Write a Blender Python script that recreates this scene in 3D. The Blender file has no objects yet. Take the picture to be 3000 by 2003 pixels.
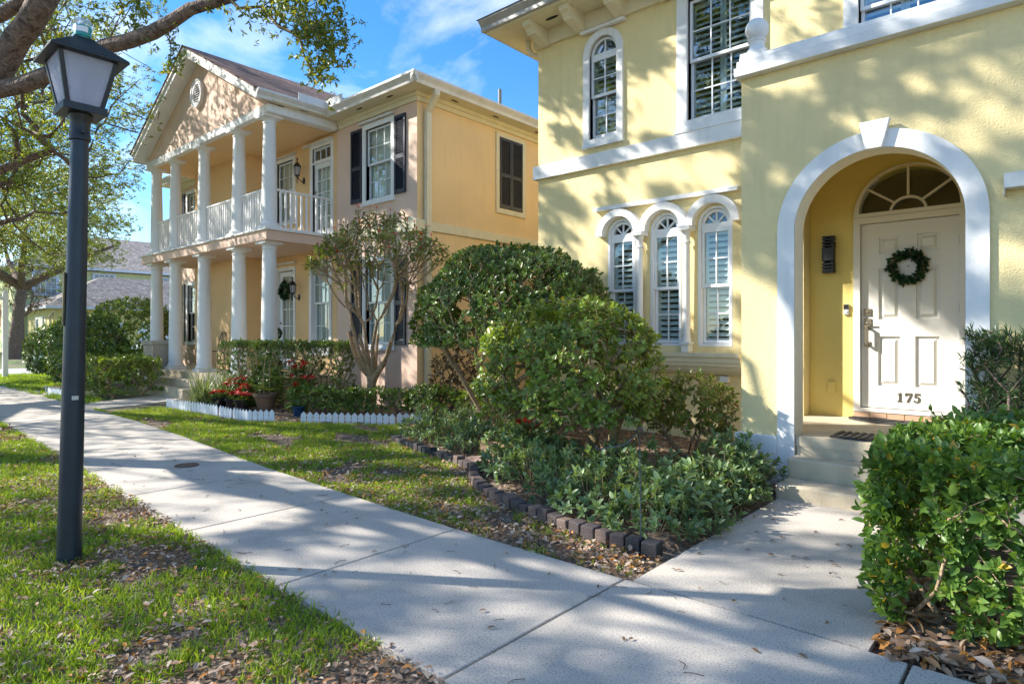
import bpy, bmesh, math, random
import numpy as np
from mathutils import Vector, Matrix
random.seed(7); RNG = np.random.default_rng(11)
PI = math.pi
S = bpy.context.scene
COL = S.collection
# ------------------------------------------------------------------ materials
MATS = {}
def nt(m):
    m.use_nodes = True
    n = m.node_tree
    for x in list(n.nodes): n.nodes.remove(x)
    return n
def N(t, k, **kw):
    n = t.nodes.new(k)
    for a, b in kw.items():
        if a.startswith('i_'):
            n.inputs[int(a[2:]) if a[2:].isdigit() else a[2:].replace('_', ' ')].default_value = b
        else: setattr(n, a, b)
    return n
def L(t, a, b): t.links.new(a, b)
def ramp(t, stops, fac=None):
    r = N(t, 'ShaderNodeValToRGB')
    e = r.color_ramp.elements
    while len(e) > 1: e.remove(e[0])
    e[0].position = stops[0][0]; e[0].color = (*stops[0][1], 1)
    for p, c in stops[1:]:
        x = e.new(p); x.color = (*c, 1)
    if fac is not None: L(t, fac, r.inputs[0])
    return r
def paint(name, c, rough=.6, var=.08, vs=3., bump=0., bs=60., metal=0., dirt=0., spec=.5, detail=3):
    """plain painted / plastered surface: slight blotches, fine bump, optional streaky dirt"""
    if name in MATS: return MATS[name]
    m = bpy.data.materials.new(name); t = nt(m)
    o = N(t, 'ShaderNodeOutputMaterial'); b = N(t, 'ShaderNodeBsdfPrincipled')
    tc = N(t, 'ShaderNodeTexCoord')
    n1 = N(t, 'ShaderNodeTexNoise'); n1.inputs['Scale'].default_value = vs; n1.inputs['Detail'].default_value = 6
    L(t, tc.outputs['Object'], n1.inputs['Vector'])
    lo = tuple(max(0, x*(1-var)) for x in c); hi = tuple(min(1, x*(1+var)) for x in c)
    r = ramp(t, [(.3, lo), (.7, hi)], n1.outputs['Fac'])
    col = r.outputs['Color']
    if dirt > 0:
        mp = N(t, 'ShaderNodeMapping'); mp.inputs['Scale'].default_value = (6, 6, .7)
        L(t, tc.outputs['Object'], mp.inputs[0])
        n2 = N(t, 'ShaderNodeTexNoise'); n2.inputs['Scale'].default_value = 1.5; n2.inputs['Detail'].default_value = 8
        L(t, mp.outputs[0], n2.inputs['Vector'])
        r2 = ramp(t, [(.5, (0, 0, 0)), (.75, (dirt, dirt, dirt))], n2.outputs['Fac'])
        mx = N(t, 'ShaderNodeMix', data_type='RGBA'); mx.inputs['B'].default_value = (*[x*.55 for x in c], 1)
        L(t, r2.outputs['Color'], mx.inputs['Factor']); L(t, col, mx.inputs['A']); col = mx.outputs['Result']
    L(t, col, b.inputs['Base Color'])
    b.inputs['Roughness'].default_value = rough; b.inputs['Metallic'].default_value = metal
    b.inputs['Specular IOR Level'].default_value = spec
    if bump > 0:
        n3 = N(t, 'ShaderNodeTexNoise'); n3.inputs['Scale'].default_value = bs; n3.inputs['Detail'].default_value = detail
        L(t, tc.outputs['Object'], n3.inputs['Vector'])
        bp = N(t, 'ShaderNodeBump'); bp.inputs['Strength'].default_value = bump; bp.inputs['Distance'].default_value = .01
        L(t, n3.outputs['Fac'], bp.inputs['Height']); L(t, bp.outputs[0], b.inputs['Normal'])
    L(t, b.outputs[0], o.inputs[0])
    MATS[name] = m; return m
def leafmat(name, stops, rough=.35, trans=.3, spec=.5):
    m = bpy.data.materials.new(name); t = nt(m)
    o = N(t, 'ShaderNodeOutputMaterial'); b = N(t, 'ShaderNodeBsdfPrincipled')
    a = N(t, 'ShaderNodeAttribute', attribute_name='rnd')
    r = ramp(t, stops, a.outputs['Fac'])
    L(t, r.outputs[0], b.inputs['Base Color']); b.inputs['Roughness'].default_value = rough
    b.inputs['Specular IOR Level'].default_value = spec
    tr = N(t, 'ShaderNodeBsdfTranslucent')
    g = N(t, 'ShaderNodeMix', data_type='RGBA', blend_type='MULTIPLY'); g.inputs['Factor'].default_value = 1
    g.inputs['B'].default_value = (1.6, 1.5, .5, 1); L(t, r.outputs[0], g.inputs['A']); L(t, g.outputs['Result'], tr.inputs[0])
    mx = N(t, 'ShaderNodeMixShader'); mx.inputs[0].default_value = trans
    L(t, b.outputs[0], mx.inputs[1]); L(t, tr.outputs[0], mx.inputs[2]); L(t, mx.outputs[0], o.inputs[0])
    return m
def barkmat(name, c1, c2, sc=(14, 14, 3), bump=.6):
    m = bpy.data.materials.new(name); t = nt(m)
    o = N(t, 'ShaderNodeOutputMaterial'); b = N(t, 'ShaderNodeBsdfPrincipled')
    tc = N(t, 'ShaderNodeTexCoord'); mp = N(t, 'ShaderNodeMapping'); mp.inputs['Scale'].default_value = sc
    L(t, tc.outputs['Object'], mp.inputs[0])
    n = N(t, 'ShaderNodeTexNoise'); n.inputs['Scale'].default_value = 1.6; n.inputs['Detail'].default_value = 8; n.inputs['Distortion'].default_value = .8
    L(t, mp.outputs[0], n.inputs['Vector'])
    v = N(t, 'ShaderNodeTexVoronoi', feature='DISTANCE_TO_EDGE'); v.inputs['Scale'].default_value = 1.8; L(t, mp.outputs[0], v.inputs['Vector'])
    r = ramp(t, [(.3, c1), (.5, c2), (.68, tuple(x*1.35 for x in c2))], n.outputs['Fac'])
    L(t, r.outputs[0], b.inputs['Base Color']); b.inputs['Roughness'].default_value = .9
    ad = N(t, 'ShaderNodeMath', operation='ADD'); L(t, n.outputs['Fac'], ad.inputs[0])
    cl = N(t, 'ShaderNodeMath', operation='MINIMUM'); cl.inputs[1].default_value = .25; L(t, v.outputs['Distance'], cl.inputs[0]); L(t, cl.outputs[0], ad.inputs[1])
    bp = N(t, 'ShaderNodeBump'); bp.inputs['Strength'].default_value = bump; bp.inputs['Distance'].default_value = .03
    L(t, ad.outputs[0], bp.inputs['Height']); L(t, bp.outputs[0], b.inputs['Normal']); L(t, b.outputs[0], o.inputs[0])
    return m
def concretemat(name, c, bump=.25):
    m = bpy.data.materials.new(name); t = nt(m)
    o = N(t, 'ShaderNodeOutputMaterial'); b = N(t, 'ShaderNodeBsdfPrincipled'); tc = N(t, 'ShaderNodeTexCoord')
    n1 = N(t, 'ShaderNodeTexNoise'); n1.inputs['Scale'].default_value = 1.3; n1.inputs['Detail'].default_value = 8; n1.inputs['Roughness'].default_value = .65
    n2 = N(t, 'ShaderNodeTexNoise'); n2.inputs['Scale'].default_value = 110; n2.inputs['Detail'].default_value = 3
    n4 = N(t, 'ShaderNodeTexNoise'); n4.inputs['Scale'].default_value = 380; n4.inputs['Detail'].default_value = 2
    for n in (n1, n2, n4): L(t, tc.outputs['Object'], n.inputs['Vector'])
    r1 = ramp(t, [(.3, tuple(x*.68 for x in c)), (.45, tuple(x*.92 for x in c)), (.6, c), (.75, tuple(x*1.1 for x in c))], n1.outputs['Fac'])
    r2 = ramp(t, [(.32, (.35, .34, .33)), (.46, (.92, .92, .92)), (.62, (1, 1, 1)), (.70, (1.35, 1.35, 1.35))], n2.outputs['Fac'])
    mx = N(t, 'ShaderNodeMix', data_type='RGBA', blend_type='MULTIPLY'); mx.inputs['Factor'].default_value = .8
    L(t, r1.outputs[0], mx.inputs['A']); L(t, r2.outputs[0], mx.inputs['B']); L(t, mx.outputs['Result'], b.inputs['Base Color'])
    b.inputs['Roughness'].default_value = .85
    ad = N(t, 'ShaderNodeMath', operation='ADD'); L(t, n2.outputs['Fac'], ad.inputs[0]); L(t, n4.outputs['Fac'], ad.inputs[1])
    bp = N(t, 'ShaderNodeBump'); bp.inputs['Strength'].default_value = bump; bp.inputs['Distance'].default_value = .004
    L(t, ad.outputs[0], bp.inputs['Height']); L(t, bp.outputs[0], b.inputs['Normal']); L(t, b.outputs[0], o.inputs[0])
    return m
def shinglemat(name, axis, cols, row=.13, slope=.5):
    """roof shingles: rows follow height, columns follow the eave axis"""
    m = bpy.data.materials.new(name); t = nt(m)
    o = N(t, 'ShaderNodeOutputMaterial'); b = N(t, 'ShaderNodeBsdfPrincipled'); tc = N(t, 'ShaderNodeTexCoord')
    sp = N(t, 'ShaderNodeSeparateXYZ'); L(t, tc.outputs['Object'], sp.inputs[0])
    cb = N(t, 'ShaderNodeCombineXYZ'); L(t, sp.outputs[axis], cb.inputs[0]); L(t, sp.outputs[2], cb.inputs[1])
    k = N(t, 'ShaderNodeTexBrick'); L(t, cb.outputs[0], k.inputs['Vector'])
    k.inputs['Scale'].default_value = 1; k.inputs['Brick Width'].default_value = .3; k.inputs['Row Height'].default_value = row*slope
    k.inputs['Mortar Size'].default_value = .006; k.inputs['Color1'].default_value = (*cols[0], 1); k.inputs['Color2'].default_value = (*cols[1], 1)
    k.inputs['Mortar'].default_value = (*cols[2], 1); k.offset = .37; k.inputs['Bias'].default_value = -.1
    n = N(t, 'ShaderNodeTexNoise'); n.inputs['Scale'].default_value = 5; n.inputs['Detail'].default_value = 6; L(t, tc.outputs['Object'], n.inputs['Vector'])
    r = ramp(t, [(.3, (.6, .6, .6)), (.7, (1.3, 1.25, 1.2))], n.outputs['Fac'])
    mx = N(t, 'ShaderNodeMix', data_type='RGBA', blend_type='MULTIPLY'); mx.inputs['Factor'].default_value = 1
    L(t, k.outputs['Color'], mx.inputs['A']); L(t, r.outputs[0], mx.inputs['B']); L(t, mx.outputs['Result'], b.inputs['Base Color'])
    b.inputs['Roughness'].default_value = .9
    bp = N(t, 'ShaderNodeBump'); bp.inputs['Strength'].default_value = .8; bp.inputs['Distance'].default_value = .015
    L(t, k.outputs['Fac'], bp.inputs['Height']); bp.invert = True
    L(t, bp.outputs[0], b.inputs['Normal']); L(t, b.outputs[0], o.inputs[0])
    return m
def glassmat(name, tint=(.88, .93, .92), boost=1.25, add=.01, rough=.01):
    m = bpy.data.materials.new(name); t = nt(m)
    o = N(t, 'ShaderNodeOutputMaterial'); tr = N(t, 'ShaderNodeBsdfTransparent'); tr.inputs[0].default_value = (*tint, 1)
    g = N(t, 'ShaderNodeBsdfGlossy'); g.inputs['Roughness'].default_value = rough; g.inputs[0].default_value = (.95, .97, 1, 1)
    f = N(t, 'ShaderNodeLayerWeight'); f.inputs[0].default_value = .5; pw = N(t, 'ShaderNodeMath', operation='POWER'); pw.inputs[1].default_value = 4; L(t, f.outputs['Facing'], pw.inputs[0]); sc_ = N(t, 'ShaderNodeMath', operation='MULTIPLY_ADD'); sc_.inputs[1].default_value = .9; sc_.inputs[2].default_value = .045; L(t, pw.outputs[0], sc_.inputs[0])
    k = N(t, 'ShaderNodeMath', operation='MULTIPLY_ADD', use_clamp=True); k.inputs[1].default_value = boost; k.inputs[2].default_value = add
    L(t, sc_.outputs[0], k.inputs[0]); mx = N(t, 'ShaderNodeMixShader'); L(t, k.outputs[0], mx.inputs[0]); L(t, tr.outputs[0], mx.inputs[1]); L(t, g.outputs[0], mx.inputs[2])
    tc = N(t, 'ShaderNodeTexCoord'); n = N(t, 'ShaderNodeTexNoise'); n.inputs['Scale'].default_value = 2.2; L(t, tc.outputs['Object'], n.inputs['Vector'])
    bp = N(t, 'ShaderNodeBump'); bp.inputs['Strength'].default_value = .04; bp.inputs['Distance'].default_value = .01; L(t, n.outputs['Fac'], bp.inputs['Height']); L(t, bp.outputs[0], g.inputs['Normal'])
    L(t, mx.outputs[0], o.inputs[0]); return m
def frostmat(name):
    m = bpy.data.materials.new(name); t = nt(m)
    o = N(t, 'ShaderNodeOutputMaterial'); b = N(t, 'ShaderNodeBsdfPrincipled'); b.inputs['Base Color'].default_value = (.78, .8, .86, 1)
    b.inputs['Roughness'].default_value = .35
    tl = N(t, 'ShaderNodeBsdfTranslucent'); tl.inputs[0].default_value = (.85, .87, .95, 1)
    mx = N(t, 'ShaderNodeMixShader'); mx.inputs[0].default_value = .75
    tc = N(t, 'ShaderNodeTexCoord'); n = N(t, 'ShaderNodeTexVoronoi'); n.inputs['Scale'].default_value = 110; L(t, tc.outputs['Object'], n.inputs['Vector'])
    bp = N(t, 'ShaderNodeBump'); bp.inputs['Strength'].default_value = .8; bp.inputs['Distance'].default_value = .006; L(t, n.outputs['Distance'], bp.inputs['Height']); L(t, bp.outputs[0], b.inputs['Normal'])
    L(t, b.outputs[0], mx.inputs[1]); L(t, tl.outputs[0], mx.inputs[2]); L(t, mx.outputs[0], o.inputs[0]); return m

YEL = paint('pale_yellow_stucco', (.82, .675, .35), .85, .07, .8, .85, 85, dirt=.2, detail=5)
YELP = paint('yellow_stucco_with_bounce', (.78, .62, .20), .85, .04, 1.2, .3, 95)  # house yellow deepened: light bouncing inside the porch is put into the colour
TRIM = paint('white_trim', (.80, .79, .77), .65, .05, 3, .3, 110, dirt=.22)
CREAM = paint('cream_trim', (.74, .67, .47), .6, .04, 4, .1, 90, dirt=.18)
WHITE = paint('white_gloss_paint', (.82, .82, .82), .35, .02, 5)
VINYL = paint('white_vinyl', (.78, .79, .8), .4, .02, 6)
PEACH = paint('peach_stucco', (.76, .55, .43), .85, .05, 1.4, .35, 110, dirt=.1)
PEACHS = paint('peach_stucco_side_bounce', (.86, .62, .33), .85, .05, 1.2, .5, 80, dirt=.1)  # the front's peach turned orange: bounce off the yellow house is in the colour
PORCHP = paint('porch_peach_with_bounce', (.80, .54, .27), .85, .04, 1.4, .2, 110)  # peach warmed for light bounced under the porch; also the ceiling's own paint
COLUMN = paint('column_white', (.80, .79, .77), .55, .03, 3, .08, 60, dirt=.1)
CONC = concretemat('concrete_walk', (.60, .54, .47), .4)
STEPC = paint('step_cement', (.58, .49, .35), .85, .12, 4, .4, 80, dirt=.3)
BLACKM = paint('black_metal', (.012, .014, .017), .42, .2, 5, .1, 200)
POSTM = paint('post_blue_black', (.013, .024, .038), .4, .2, 7, .12, 150, spec=.5, dirt=.3)
SHUT = paint('navy_shutter', (.012, .017, .035), .35, .15, 5)
SHUTG = paint('charcoal_shutter', (.035, .034, .036), .45, .15, 5)
GUT = paint('gutter_white', (.72, .71, .68), .4, .06, 3, dirt=.35)
GUTC = paint('gutter_cream', (.72, .66, .5), .4, .06, 3, dirt=.35)
GUTG = paint('gutter_grey', (.42, .41, .39), .4, .06, 3, dirt=.5)
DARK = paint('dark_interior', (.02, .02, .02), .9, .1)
LOUV = paint('plantation_louvre', (.86, .87, .85), .45, .02)
BLIND = paint('cream_blind', (.78, .76, .70), .7, .04)
GLASS = glassmat('window_glass')
GLASSR = glassmat('window_glass_reflective', (.8, .86, .86), 2.2, .06)
BRONZE = paint('satin_nickel', (.38, .32, .24), .35, .1, 20, metal=.9)
TILE = paint('peach_tile', (.62, .40, .26), .4, .08, 6)
RUBBER = paint('rubber_mat', (.035, .034, .036), .7, .3, 30, .5, 120)
DOORW = paint('door_cream_white', (.78, .75, .68), .45, .02, 3)
FROST = frostmat('seeded_glass')
SOIL = paint('mulch_soil', (.20, .145, .105), .95, .5, 14, 1., 45, detail=8)
BARK = barkmat('oak_bark', (.055, .035, .025), (.20, .14, .105), (10, 10, 10), .9)
BARKL = barkmat('light_stem_bark', (.14, .09, .05), (.36, .25, .15), (20, 20, 20), .4)
BARKM = barkmat('mossy_stem_bark', (.06, .045, .015), (.26, .19, .09), (16, 16, 16), .5)
OAKL = leafmat('oak_leaf', [(0, (.07, .10, .022)), (.45, (.17, .22, .045)), (.8, (.30, .33, .07)), (.93, (.40, .34, .10)), (1, (.38, .24, .09))], .42, .5)
GRNL = leafmat('glossy_green_leaf', [(0, (.05, .11, .025)), (.5, (.13, .24, .045)), (.85, (.24, .35, .07)), (.955, (.26, .34, .07)), (.97, (.52, .38, .04)), (1, (.55, .33, .04))], .38, .35, .5)
GRND = leafmat('dark_green_leaf', [(0, (.045, .085, .02)), (.5, (.12, .205, .04)), (.85, (.21, .32, .06)), (.97, (.27, .34, .07)), (1, (.4, .22, .04))], .3, .25, .6)
GRNO = leafmat('olive_green_leaf', [(0, (.08, .13, .025)), (.5, (.20, .29, .05)), (.9, (.33, .42, .09)), (1, (.35, .24, .05))], .3, .28, .55)
GRNB = leafmat('blue_green_leaf', [(0, (.07, .115, .05)), (.5, (.17, .26, .11)), (.9, (.33, .44, .20)), (1, (.38, .42, .2))], .38, .3, .5)
GRNN = leafmat('needle_leaf', [(0, (.015, .04, .015)), (.6, (.05, .11, .03)), (1, (.13, .2, .05))], .35, .2)
GRNR = leafmat('green_copper_leaf', [(0, (.06, .09, .02)), (.5, (.16, .23, .045)), (.85, (.26, .26, .06)), (1, (.34, .17, .07))], .35, .3)
BRWN = leafmat('brownish_leaf', [(0, (.04, .03, .015)), (.5, (.09, .07, .03)), (1, (.2, .13, .06))], .45, .25)
REDL = leafmat('red_bract', [(0, (.25, .01, .01)), (1, (.62, .03, .035))], .45, .3)
REDP = leafmat('pink_red_bract', [(0, (.35, .02, .04)), (1, (.65, .10, .12))], .45, .3)
FLWR = leafmat('red_blossom', [(0, (.45, .02, .02)), (1, (.7, .09, .07))], .5, .3)
GRASS = leafmat('grass_blade', [(0, (.10, .16, .02)), (.5, (.24, .36, .04)), (.85, (.40, .50, .08)), (1, (.55, .54, .18))], .45, .4, .35)
LITT = leafmat('fallen_leaf', [(0, (.12, .065, .035)), (.35, (.30, .18, .11)), (.6, (.46, .33, .24)), (.82, (.58, .47, .38)), (.90, (.46, .20, .06)), (1, (.55, .25, .06))], .6, .12, .3)
TOPI = leafmat('topiary_leaf', [(0, (.01, .05, .02)), (1, (.03, .12, .04))], .5, .2)
WRTH = leafmat('wreath_leaf', [(0, (.01, .035, .015)), (.7, (.03, .09, .035)), (1, (.07, .15, .06))], .4, .2)
# ------------------------------------------------------------------ mesh helpers
class MB:
    def __init__(s): s.v = []; s.f = []
    def add(s, vs, fs):
        o = len(s.v); s.v += [tuple(p) for p in vs]; s.f += [tuple(i+o for i in f) for f in fs]; return s
    def box(s, x0, x1, y0, y1, z0, z1, T=None):
        p = [(x, y, z) for z in (z0, z1) for y in (y0, y1) for x in (x0, x1)]
        if T: p = [T(*q) for q in p]
        return s.add(p, [(0, 2, 3, 1), (4, 5, 7, 6), (0, 1, 5, 4), (2, 6, 7, 3), (0, 4, 6, 2), (1, 3, 7, 5)])
    def lathe(s, prof, c=(0, 0, 0), n=20, M=None):
        vs = []
        for r, z in prof:
            for i in range(n):
                a = 2*PI*i/n; q = Vector((r*math.cos(a), r*math.sin(a), z))
                if M: q = M @ q
                vs.append((q[0]+c[0], q[1]+c[1], q[2]+c[2]))
        k = len(prof); fs = [(j*n+i, j*n+(i+1) % n, (j+1)*n+(i+1) % n, (j+1)*n+i) for j in range(k-1) for i in range(n)]
        fs += [tuple(range(n-1, -1, -1)), tuple((k-1)*n+i for i in range(n))]
        return s.add(vs, fs)
    def tube(s, pts, rad, n=7, cap=True):
        pts = [Vector(p) for p in pts]; k = len(pts)
        if not hasattr(rad, '__len__'): rad = [rad]*k
        up = Vector((.123, .3, .94)); vs = []
        for j, p in enumerate(pts):
            d = (pts[min(j+1, k-1)]-pts[max(j-1, 0)])
            if d.length < 1e-9: d = Vector((0, 0, 1))
            d.normalize(); a = d.cross(up)
            if a.length < .1: a = d.cross(Vector((1, 0, 0)))
            a.normalize(); b = d.cross(a)
            for i in range(n):
                t = 2*PI*i/n; vs.append(p+(a*math.cos(t)+b*math.sin(t))*rad[j])
        fs = [(j*n+i, j*n+(i+1) % n, (j+1)*n+(i+1) % n, (j+1)*n+i) for j in range(k-1) for i in range(n)]
        if cap: fs += [tuple(range(n-1, -1, -1)), tuple((k-1)*n+i for i in range(n))]
        return s.add(vs, fs)
    def prism(s, poly, d0, d1, T):
        """poly in (u,z), extruded along depth d; T(u,d,z)->world"""
        n = len(poly); vs = [T(u, d0, z) for u, z in poly]+[T(u, d1, z) for u, z in poly]
        return s.add(vs, [tuple(range(n)), tuple(range(2*n-1, n-1, -1))]+[(i, (i+1) % n, (i+1) % n+n, i+n) for i in range(n)])
    def plate(s, outline, holes, d0, d1, T):
        cu = bpy.data.curves.new('c', 'CURVE'); cu.dimensions = '2D'; cu.fill_mode = 'BOTH'; cu.extrude = (d1-d0)/2
        for pl in [outline]+list(holes):
            sp = cu.splines.new('POLY'); sp.points.add(len(pl)-1)
            for q, (u, z) in zip(sp.points, pl): q.co = (u, z, 0, 1)
            sp.use_cyclic_u = True
        ob = bpy.data.objects.new('c', cu); COL.objects.link(ob)
        me = bpy.data.meshes.new_from_object(ob.evaluated_get(bpy.context.evaluated_depsgraph_get()))
        md = (d0+d1)/2
        s.add([T(v.co.x, v.co.z+md, v.co.y) for v in me.vertices], [tuple(p.vertices) for p in me.polygons])
        bpy.data.objects.remove(ob); bpy.data.curves.remove(cu); bpy.data.meshes.remove(me)
        return s
def mkmesh(name, mb, mat, smooth=False, merge=True):
    me = bpy.data.meshes.new(name); me.from_pydata(mb.v, [], mb.f)
    bm = bmesh.new(); bm.from_mesh(me)
    if merge: bmesh.ops.remove_doubles(bm, verts=bm.verts, dist=1e-5)
    bmesh.ops.recalc_face_normals(bm, faces=bm.faces); bm.to_mesh(me); bm.free()
    if smooth: me.polygons.foreach_set('use_smooth', [True]*len(me.polygons))
    me.materials.append(mat); return me
def put(o, parent=None):
    COL.objects.link(o)
    if parent is not None:
        o.parent = parent
        r = parent
        while r.parent: r = r.parent
        if parent is r or True:
            w = ROOTLOC.get(parent.name, (0, 0, 0)); o.matrix_parent_inverse = Matrix.Translation(-Vector(w))
            ROOTLOC[o.name] = (0, 0, 0)
    return o
ROOTLOC = {}
def part(name, mb, mat, parent, smooth=False, bevel=0, label=None, auto=False, merge=True):
    me = mkmesh(name, mb, mat, smooth or auto, merge); o = bpy.data.objects.new(name, me); put(o, parent)
    if bevel:
        m = o.modifiers.new('b', 'BEVEL'); m.width = bevel; m.segments = 2; m.limit_method = 'ANGLE'; m.angle_limit = .7; m.harden_normals = False
    if auto: sharp(me)
    if label: o['label'] = label
    return o
def sharp(me, ang=.6):
    bm = bmesh.new(); bm.from_mesh(me)
    for e in bm.edges:
        if len(e.link_faces) != 2 or e.calc_face_angle(0) > ang: e.smooth = False
    bm.to_mesh(me); bm.free()
def tag(o, label, cat, group=None, kind=None):
    if label: o['label'] = label
    if cat: o['category'] = cat
    if group: o['group'] = group
    if kind: o['kind'] = kind
    return o
def root(name, label, cat, loc=(0, 0, 0), group=None):
    o = bpy.data.objects.new(name, None); o.location = loc; o.empty_display_size = .1; COL.objects.link(o)
    ROOTLOC[o.name] = tuple(loc); return tag(o, label, cat, group)
def thing(name, mb, mat, label, cat, group=None, smooth=False, bevel=0, auto=False):
    o = part(name, mb, mat, None, smooth, bevel, auto=auto); return tag(o, label, cat, group)
def struct(name, mb, mat, smooth=False, merge=True):
    o = part(name, mb, mat, None, smooth, merge=merge); o['kind'] = 'structure'; return o
def bare_copy(o, parent=None):
    c = o.copy(); COL.objects.link(c)
    if parent: c.parent = parent
    return c
def copy_tree(o, loc, rz=0, label=None, scale=None, parent=None):
    c = o.copy(); COL.objects.link(c)
    if parent is None:
        c.location = loc; c.rotation_euler = (0, 0, rz)
        if scale: c.scale = (scale,)*3
        if label: c['label'] = label
    else: c.parent = parent
    for ch in list(o.children): copy_tree(ch, None, parent=c)
    return c
# ---- numpy leaf cards
LEAF = (np.array([(0, 0, 0), (-.5, .35, .10), (0, .35, 0), (.5, .35, .10), (-.42, .7, .05), (0, .7, -.03), (.42, .7, .05), (0, 1, -.12)]),
        [(0, 2, 1), (0, 3, 2), (1, 2, 5, 4), (2, 3, 6, 5), (4, 5, 7), (5, 6, 7)])
LEAF2 = (np.array([(0, 0, 0), (-.5, .5, .08), (.5, .5, .08), (0, 1, -.08)]), [(0, 2, 3, 1)])
LEAF3 = (np.array([(0, 0, 0), (-.5, .45, .12), (0, .5, -.02), (.5, .45, .12), (0, 1, -.1)]), [(0, 2, 1), (0, 3, 2), (1, 2, 4), (2, 3, 4)])
LEAFN = (np.array([(0, 0, 0)]+[(sx*w, y, .13*abs(sx)*w*2-.22*(y-.4)**2) for y, w in ((.14, .26), (.36, .47), (.6, .47), (.83, .27)) for sx in (-1, 0, 1)]+[(0, 1, -.10)]),
         [(0, 2, 1), (0, 3, 2)]+[q for r_ in range(3) for q in ((1+3*r_, 2+3*r_, 5+3*r_, 4+3*r_), (2+3*r_, 3+3*r_, 6+3*r_, 5+3*r_))]+[(10, 11, 13), (11, 12, 13)])
BLADE = (np.array([(-.5, 0, 0), (.5, 0, 0), (-.42, .5, .06), (.42, .5, .06), (-.28, .8, .2), (.28, .8, .2), (0, 1, .38)]), [(0, 1, 3, 2), (2, 3, 5, 4), (4, 5, 6)])
def unit(a): return a/np.maximum(np.linalg.norm(a, axis=-1, keepdims=True), 1e-9)
def rdir(n, rng=None):
    return unit((rng or RNG).normal(size=(n, 3)))
def leafmesh(name, P, D, NR, Ls, Ws, rnd, mat, tpl=LEAF):
    """one card per row: P base, D direction, NR rough normal, Ls length, Ws width"""
    tv, tf = tpl; n = len(P); D = unit(D); SD = unit(np.cross(D, NR)); NN = np.cross(SD, D)
    V = (P[:, None, :]+SD[:, None, :]*(tv[None, :, 0:1]*Ws[:, None, None])+D[:, None, :]*(tv[None, :, 1:2]*Ls[:, None, None])
         + NN[:, None, :]*(tv[None, :, 2:3]*Ls[:, None, None])).reshape(-1, 3)
    k = len(tv); sizes = [len(f) for f in tf]; base = np.concatenate([np.array(f) for f in tf])
    idx = (base[None, :]+(np.arange(n)*k)[:, None]).reshape(-1)
    tot = np.tile(np.array(sizes), n); st = np.concatenate([[0], np.cumsum(tot)[:-1]])
    me = bpy.data.meshes.new(name); me.vertices.add(n*k); me.vertices.foreach_set('co', V.astype(np.float32).ravel())
    me.loops.add(len(idx)); me.loops.foreach_set('vertex_index', idx.astype(np.int32))
    me.polygons.add(len(tot)); me.polygons.foreach_set('loop_start', st.astype(np.int32)); me.polygons.foreach_set('loop_total', tot.astype(np.int32))
    me.polygons.foreach_set('use_smooth', np.ones(len(tot), dtype=bool))
    at = me.attributes.new('rnd', 'FLOAT', 'POINT'); at.data.foreach_set('value', np.repeat(np.clip(rnd, 0, 1), k).astype(np.float32))
    me.update(calc_edges=True); me.validate(); me.materials.append(mat); return me
def leafobj(name, parent, *a, **k):
    me = leafmesh(name, *a, **k); o = bpy.data.objects.new(name, me); put(o, parent); return o
def sprigs(tips, dirs, k, L_, W_, ang=(.5, 1.2), stem=.06, droop=.1, rng=None, yel=.03):
    """k leaves round each twig tip -> arrays for leafmesh"""
    rng = rng or RNG; n = len(tips); dirs = unit(dirs)
    a = np.cross(dirs, rdir(n, rng)); a = unit(a); b = np.cross(dirs, a)
    T = np.repeat(tips, k, 0); Dd = np.repeat(dirs, k, 0); A = np.repeat(a, k, 0); B = np.repeat(b, k, 0)
    j = np.tile(np.arange(k), n); th = j*2.4+rng.normal(0, .3, n*k); f = (j+rng.random(n*k))/k
    an = ang[0]+(ang[1]-ang[0])*f+rng.normal(0, .15, n*k)
    R = A*np.cos(th)[:, None]+B*np.sin(th)[:, None]
    LD = Dd*np.cos(an)[:, None]+R*np.sin(an)[:, None]; LD[:, 2] -= droop
    P = T-Dd*(stem*f)[:, None]
    NR = Dd*np.sin(an)[:, None]-R*np.cos(an)[:, None]+rdir(n*k, rng)*.25
    sz = rng.uniform(.45, 1.2, n*k)*np.repeat(rng.uniform(.85, 1.15, n), k)
    rn = np.repeat(rng.random(n), k)*.5+rng.random(n*k)*.45
    rn = np.where(rng.random(n*k) < yel, .985, rn*.96)
    return P, LD, NR, L_*sz, W_*sz, rn
def skeleton(base_nodes, targets, step=.25, wig=.15, rng=None, tip=.004, pw=.48, up=.15, bias=.35):
    """grow branches from a start polyline to every target; returns nodes, parents, radii"""
    rng = rng or RNG; nodes = [np.array(p, float) for p in base_nodes]; par = [-1]+list(range(len(nodes)-1))
    b0 = nodes[-1]; order = np.argsort(np.linalg.norm(targets-b0, axis=1)); ends = []
    arr = np.array(nodes+[np.zeros(3)]*60000); cnt = len(nodes); lo = max(0, len(nodes)-3)
    dist = np.zeros(60000+len(nodes))
    for i in order:
        t = targets[i]; c = arr[lo:cnt]; d = np.linalg.norm(c-t, axis=1)+bias*dist[lo:cnt]; j = int(np.argmin(d))+lo
        p = arr[j]; ln = np.linalg.norm(t-p); m = max(1, int(ln/step)); last = j
        off = rng.normal(0, wig, 3)*ln
        for q in range(1, m+1):
            s = q/m; w = math.sin(PI*s); x = p+(t-p)*s+off*w*.5+np.array([0, 0, up*ln*w*.5])
            arr[cnt] = x; par.append(last); dist[cnt] = dist[last]+ln/m; last = cnt; cnt += 1
        ends.append(last)
    arr = arr[:cnt]; w = np.zeros(cnt)
    for e in ends: w[e] += 1
    for i in range(cnt-1, 0, -1): w[par[i]] += w[i]
    return arr, par, tip*np.maximum(w, 1)**pw
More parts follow.
